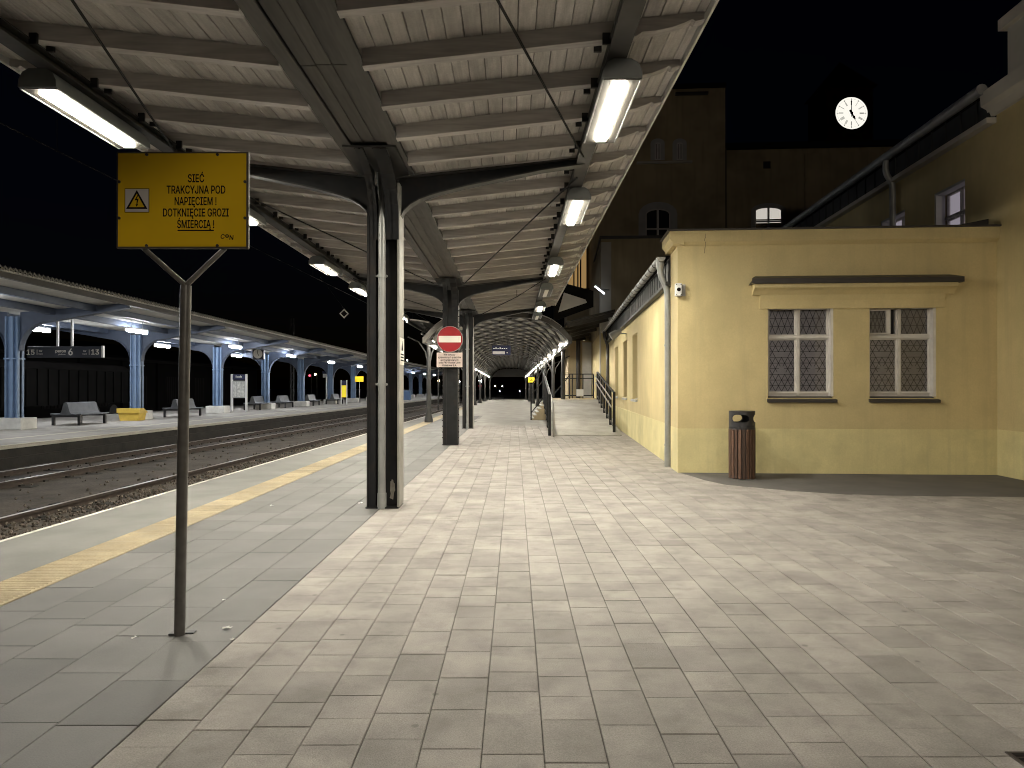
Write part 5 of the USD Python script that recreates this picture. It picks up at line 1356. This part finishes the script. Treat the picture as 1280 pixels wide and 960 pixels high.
m_ = MB(); m_.prism([(1.75, 4.35), (3.4, 4.95), (3.4, 5.62), (1.95, 6.0), (1.75, 5.6)], lambda a, z, w: (a, w, z), 30.02, 30.12); part(lat, 'gable_backing', m_, 'night_roof')
m_ = MB(); m_.prism([(2.3, 4.25), (4.3, 4.75), (4.3, 4.85), (2.3, 4.35)], lambda a, z, w: (a + 0.02 * (w - 30), w, z), 30.01, 70); part(lat, 'aisle_roof', m_, 'lattice')
for Y in (30.3, 32.5, 35, 38, 41.5, 45, 50, 55, 60):
    m_ = MB(); o_ = 0.02 * (Y - 30); m_.bar((2.3 + o_, Y, 4.18), (4.3 + o_, Y, 4.66), 0.12, 0.16); part(lat, 'aisle_rafter', m_, 'lattice')
m_ = MB(); yv_ = HY1
pp = [(vault(t_, yv_)[0], vault(t_, yv_)[2]) for t_ in np.linspace(-1, 1, 15)]
m_.prism(pp + [(pp[-1][0], 2.95), (pp[0][0], 2.95)], lambda a, z, w: (a, w, z), yv_, yv_ + 0.1); part(lat, 'end_gable', m_, 'lattice')
# hall lamps
hl = None
for i, Y in enumerate(np.arange(31.6, 93, 4.4)):
    lab = 'bright tube lamp on left posts of the lattice canopy, %s from near end' % words[i]
    X = -3.42 + 0.010 * (Y - 31); Z = 3.35 - 0.008 * (Y - 30)
    if hl is None: hl = tube_lamp('hall_lamp', lab, X, Y, Z, 1.3, 'tube_hall', 'lamps along the lattice canopy', 0.034)
    else: dup(hl, (X, Y, Z), lab)
for i, Y in enumerate(np.arange(31.6, 93, 4.4)):
    X = 2.16 - 0.008 * (Y - 31); Z = 3.45 - 0.010 * (Y - 30)
    dup(hl, (X, Y, Z), 'bright tube lamp on right posts of the lattice canopy, %s from near end' % words[i])
for i, Y in enumerate((38.0, 47.0)):
    X = -4.25 + 0.012 * (Y - 30)
    dup(hl, (X, Y, 4.05), '%s tube lamp under the track side aisle, left of the no entry sign' % ('nearer', 'farther')[i])
# departures sign
dD = 45.0
q = px(627.7, 438, dD)
t = thing('departures_sign', 'dark blue hanging sign with a white strip deep under the lattice canopy', 'sign', tuple(q))
m_ = MB(); m_.rbox(q[0] - 0.58, q[0] + 0.58, dD - 0.08, dD + 0.08, q[2] - 0.3, q[2] + 0.3, 0.01); part(t, 'panel', m_, 'sign_navy')
m_ = MB(); m_.box(q[0] - 0.54, q[0] + 0.22, dD - 0.085, dD - 0.081, q[2] - 0.24, q[2] - 0.06)
for i in range(7): m_.box(q[0] - 0.5 + i * 0.13, q[0] - 0.42 + i * 0.13, dD - 0.085, dD - 0.081, q[2] + 0.08, q[2] + 0.08 + (0.10 if i in (1, 3) else 0.06))
m_.box(q[0] + 0.33, q[0] + 0.40, dD - 0.085, dD - 0.081, q[2] - 0.18, q[2] - 0.11); part(t, 'print', m_, 'panel_grey')
m_ = MB()
for s_ in (-0.4, 0.4): m_.tube([(q[0] + s_, dD, q[2] + 0.3), (q[0] + s_, dD, q[2] + 0.75)], 0.02, 6)
part(t, 'hanger', m_, 'steel_grey')
q = px(665, 475, 58)
t = thing('yellow_sign', 'small bright yellow sign on the right post row of the lattice canopy', 'sign', tuple(q))
m_ = MB(); m_.rbox(q[0] - 0.26, q[0] + 0.26, 57.95, 58.05, q[2] - 0.2, q[2] + 0.2, 0.01); part(t, 'panel', m_, 'kiosk_yellow')
m_ = MB(); m_.bar((q[0] + 0.26, 58, q[2]), (2.17, 58.6, q[2]), 0.04, 0.04); part(t, 'arm', m_, 'steel_grey')
m_ = MB(); m_.box(q[0] - 0.1, q[0] + 0.12, 57.944, 57.949, q[2] - 0.06, q[2] - 0.02); m_.box(q[0] + 0.0, q[0] + 0.08, 57.944, 57.949, q[2] + 0.02, q[2] + 0.08); part(t, 'print', m_, 'ink')
p0_, p1_ = px(688, 500, 37.6), px(713, 469, 37.6)
t = thing('slanted_railing', 'black slanted railing at the head of the steps on the landing', 'railing', tuple(p0_))
for q, h in ((p0_, 1.0), (p1_, 2.2)):
    m_ = MB(); m_.box(q[0] - 0.03, q[0] + 0.03, q[1] - 0.03, q[1] + 0.03, RZ - 0.1, q[2] + 0.05); part(t, 'post', m_, 'steel_black')
m_ = MB(); m_.bar(p0_, p1_, 0.06, 0.05); part(t, 'rail', m_, 'steel_black')
for x_, y_, lab in ((731, 427, 'tiny upper light on the station wall beyond the landing'), (730, 442, 'tiny lower light on the station wall beyond the landing')):
    q = px(x_, y_, 43.5)
    t = thing('wall_light', lab, 'lamp', tuple(q))
    m_ = MB(); m_.rbox(q[0] - 0.10, q[0] + 0.10, q[1] + 0.03, q[1] + 0.3, q[2] - 0.10, q[2] + 0.10, 0.02); part(t, 'body', m_, 'trim_pale')
    m_ = MB(); m_.prism(Point(0, 0).buffer(0.06), lambda a, z, w: (q[0] + a, q[1] + 0.028 - w, q[2] + z), 0, 0.02); part(t, 'lens', m_, 'bulb_yellow')
# lamp on the corner of the mid block
q = px(751, 361.5, 33.2)
t = thing('wall_lamp', 'slanted bright lamp on the pale corner of the station building', 'lamp', tuple(q))
m_ = MB(); m_.bar(q + (-0.2, 0, 0.2), q + (0.25, 0, -0.15), 0.14, 0.08, up=(0.6, 0, 1)); part(t, 'housing', m_, 'plastic_white')
m_ = MB(); m_.bar(q + (-0.25, -0.02, 0.13), q + (0.20, -0.02, -0.22), 0.10, 0.03, up=(0.6, 0, 1)); part(t, 'tube', m_, 'bulb_white')
m_ = MB(); m_.tube([q + (0.1, 0, 0.0), q + (0.5, 0.6, 0.05)], 0.03, 6); part(t, 'arm', m_, 'zinc')

# ================================================================ YARD: wires, lamps, far buildings
t = thing('overhead_line', 'thin dark overhead contact wires above the tracks', 'overhead line', (-9.0, 5, 6))
for X0, z in ((-9.0, 6.2), (-9.0, 7.5)):
    m_ = MB(); m_.tube([(X0 + 0.035 * (Y - 10), Y, z - (0.25 * math.sin(math.pi * ((Y / 40) % 1)) if z > 7 else 0)) for Y in np.linspace(1, 150, 45)], 0.012, 5); part(t, 'wire', m_, 'wire')
m_ = MB()
for Y in np.arange(6, 140, 8): 
    X = -9.0 + 0.035 * (Y - 10); m_.tube([(X, Y, 6.2), (X, Y, 7.45 - 0.2)], 0.007, 4)
part(t, 'dropper', m_, 'wire')
q = px(431, 392, 30)
t = thing('diamond_sign', 'small white outlined diamond sign hanging in the dark above the tracks', 'sign', tuple(q))
sq = Polygon([(-0.2, 0), (0, -0.2), (0.2, 0), (0, 0.2)])
m_ = MB(); m_.prism(sq.buffer(0.02, join_style=2), lambda a, z, w: (q[0] + a, q[1] + w, q[2] + z), 0.0, 0.02); part(t, 'plate', m_, 'ink')
m_ = MB(); m_.prism(sq.difference(sq.buffer(-0.045, join_style=2)), lambda a, z, w: (q[0] + a, q[1] - w, q[2] + z), 0.002, 0.006); part(t, 'outline', m_, 'sign_white')
m_ = MB(); m_.tube([(q[0], q[1] + 0.01, q[2] + 0.2), (q[0] - 1.0, q[1] + 0.01, q[2] + 1.52)], 0.01, 5); part(t, 'hanger', m_, 'wire')

def lamp_post(label, x, y, D, mt, r, group='distant lamps of the railway yard', ground=-0.62):
    q = px(x, y, D)
    t = thing('yard_lamp', label, 'lamp post', (q[0], q[1], ground), group=group)
    m_ = MB(); m_.tube([(q[0] + 0.25, q[1] + 0.1, ground), (q[0] + 0.25, q[1] + 0.1, q[2] + 0.15)], 0.07, 6); part(t, 'pole', m_, 'steel_grey')
    m_ = MB(); m_.bar((q[0] + 0.25, q[1] + 0.1, q[2] + 0.15), (q[0] - 0.1, q[1], q[2] + r + 0.05), 0.08, 0.06); part(t, 'arm', m_, 'steel_grey')
    s_ = trimesh.creation.icosphere(2, r); s_.apply_translation(q)
    m_ = MB(); m_.tm(s_); part(t, 'globe', m_, mt)
for a in (('warm yellow yard lamp right of the warning sign post', 241, 457, 78, 'bulb_yellow', 0.24), ('warm yard lamp left of the blue column below the hanging clock', 333, 463, 80, 'bulb_yellow', 0.22),
          ('pale amber yard lamp left of two tiny signals', 378, 467, 112, 'bulb_yellow', 0.2), ('tiny red signal among the yard lamps', 388, 469.5, 115, 'bulb_red', 0.16), ('small pale yard lamp right of the red signal', 395, 468, 118, 'bulb_yellow', 0.18),
          ('orange lamp on a tall post left of the no entry sign', 545, 432.5, 62, 'bulb_amber', 0.20), ('cold white lamp above the far end of the island canopy', 510, 450.5, 130, 'bulb_white', 0.14),
          ('white lamp low between the second and third columns', 574, 477, 110, 'bulb_white', 0.26), ('white lamp behind the left post row of the lattice canopy', 601.5, 476, 110, 'bulb_white', 0.24),
          ('red signal light behind the left posts, nearer one', 593, 484, 100, 'bulb_red', 0.2), ('red signal light behind the left posts, farther one', 601, 482.4, 130, 'bulb_red', 0.2),
          ('distant white light at the left of the dark opening', 620, 482.5, 180, 'bulb_yellow', 0.16), ('distant white light in the middle of the dark opening', 629, 482.8, 200, 'bulb_white', 0.16),
          ('low distant light at the foot of the dark opening', 625.5, 489, 190, 'bulb_white', 0.14), ('low distant light at the right of the dark opening', 650.5, 489, 190, 'bulb_white', 0.14), ('small lamp high in the yard beside a mast', 549, 476, 120, 'bulb_yellow', 0.2)):
    lamp_post(*a)

t = thing('freight_shed', 'long dark freight shed behind the island platform', 'shed', (-36, 50, -0.6))
m_ = MB(); m_.box(-44, -34, 18, 96, -0.62, 3.9); part(t, 'wall', m_, 'night_wall')
m_ = MB(); m_.prism([(-45, 3.901), (-33.4, 3.901), (-33.4, 4.1), (-39, 5.8), (-45, 4.1)], lambda a, z, w: (a, w, z), 17, 97); part(t, 'roof', m_, 'night_roof')
for i in range(12):
    y0 = 21 + i * 6.2
    m_ = MB(); m_.box(-33.998, -33.95, y0, y0 + 2.6, 0.0, 2.6); d_ = part(t, 'door', m_, 'night_roof')
    m_ = MB()
    for j in range(6): m_.box(-33.949, -33.92, y0 + 0.1 + j * 0.42, y0 + 0.16 + j * 0.42, 0.02, 2.58)
    part(d_, 'batten', m_, 'night_wall')
    m_ = MB(); m_.box(-33.998, -33.8, y0 - 1.9, y0 - 1.5, -0.6, 3.88); part(t, 'pilaster', m_, 'night_wall')
t = thing('goods_wagon', 'dark covered goods wagon standing behind the island platform', 'wagon', (-26.0, 40, -0.5))
m_ = MB(); m_.box(-27.4, -24.9, 33, 47, 0.6, 2.6); bd = part(t, 'body', m_, 'night_wall')
m_ = MB()
for y0 in np.arange(33.2, 47, 0.9): m_.box(-24.899, -24.82, y0, y0 + 0.1, 0.65, 2.55)
part(bd, 'rib', m_, 'night_wall')
m_ = MB(); m_.prism([(-27.45, 2.601), (-24.85, 2.601), (-25.3, 2.95), (-26.15, 3.05), (-27.0, 2.95)], lambda a, z, w: (a, w, z), 33, 47); part(t, 'roof', m_, 'night_roof')
for y0 in (34.6, 36.6, 43.4, 45.4):
    m_ = MB(); m_.prism(Point(y0, 0.0).buffer(0.5), lambda a, z, w: (-25.2 + w, a, z), -0.1, 0.1); part(t, 'wheel', m_, 'steel_black')
for X, Y, lab in ((-22.0, 72.0, 'dark catenary mast far behind the island platform'),):
    t = thing('catenary_mast', lab, 'mast', (X, Y, -0.6))
    m_ = MB(); m_.box(X - 0.18, X - 0.1, Y - 0.12, Y + 0.12, -0.62, 8.5); m_.box(X + 0.1, X + 0.18, Y - 0.12, Y + 0.12, -0.62, 8.5); part(t, 'upright', m_, 'steel_grey')
    m_ = MB()
    for z in np.arange(0, 8.3, 0.7): m_.bar((X - 0.1, Y, z), (X + 0.1, Y, z + 0.35), 0.05, 0.02)
    part(t, 'lacing', m_, 'steel_grey')

LPX, LPY = 5.5, -11.0
t = thing('street_lamp', 'street lamp on a grey post in the forecourt behind the camera', 'street lamp', (LPX, LPY, 0))
m_ = MB(); m_.tube([(LPX, LPY, 0), (LPX, LPY, 1.0), (LPX, LPY, 1.05), (LPX, LPY, 5.6)], [0.13, 0.12, 0.09, 0.06], 12); part(t, 'post', m_, 'post_grey', smooth=40)
m_ = MB(); m_.tube(smoothpath([(LPX, LPY, 5.55), (LPX, LPY, 6.1), (LPX - 0.9, LPY + 0.2, 6.25)], 6), 0.045, 10); part(t, 'arm', m_, 'post_grey', smooth=40)
m_ = MB(); m_.rbox(LPX - 1.5, LPX - 0.85, LPY + 0.02, LPY + 0.38, 6.20, 6.33, 0.03); part(t, 'head', m_, 'post_grey')
m_ = MB(); m_.lathe([(0.0, 5.90), (0.13, 5.94), (0.21, 6.04), (0.24, 6.195), (0.0, 6.197)], (LPX - 1.18, LPY + 0.2, 0), 16); part(t, 'globe', m_, 'street_globe', smooth=True)

# ================================================================ SMALL THINGS
def scrap(label, x, y, s_, seed):
    q = gp(x, y)
    rr = random.Random(seed)
    t = thing('paper_scrap', label, 'litter', tuple(q), group='scraps of paper on the platform')
    n = 9
    v = [(q[0], q[1], 0.012)]
    for j in range(n):
        a = 2 * math.pi * j / n; r_ = s_ * rr.uniform(0.5, 1.2)
        v.append((q[0] + r_ * math.cos(a), q[1] + r_ * 0.7 * math.sin(a), 0.004 + rr.uniform(0, 0.014)))
    m_ = MB(); m_.add(v, [(0, 1 + j, 1 + (j + 1) % n) for j in range(n)]); part(t, 'sheet', m_, 'paper')
scrap('crumpled white scrap of paper left of the warning sign post', 171, 798, 0.026, 1)
scrap('white scrap of paper right of the warning sign post', 285, 786, 0.035, 2)
scrap('tiny white scrap right of the post near the warm slabs', 293, 800, 0.02, 3)
scrap('small white scrap far up the platform near the tactile strip', 341, 632.5, 0.03, 4)
scrap('white scrap on the dark slabs beside the nearest column', 452, 629.5, 0.03, 5)
scrap('pale scrap beyond the warning post on the dark slabs', 281, 751.5, 0.015, 6)
q = gp(1262, 944)
t = thing('floor_drain', 'small dark slotted drain in the paving at the lower right corner', 'drain', (q[0], q[1], 0))
m_ = MB(); m_.rbox(q[0] - 0.005, q[0] + 0.3, q[1] - 0.11, q[1] + 0.03, -0.01, 0.006, 0.003); part(t, 'frame', m_, 'rail_rust')
m_ = MB()
for j in range(3): m_.box(q[0] + 0.015, q[0] + 0.28, q[1] - 0.10 + j * 0.042, q[1] - 0.074 + j * 0.042, 0.0062, 0.008)
part(t, 'slot', m_, 'ink')
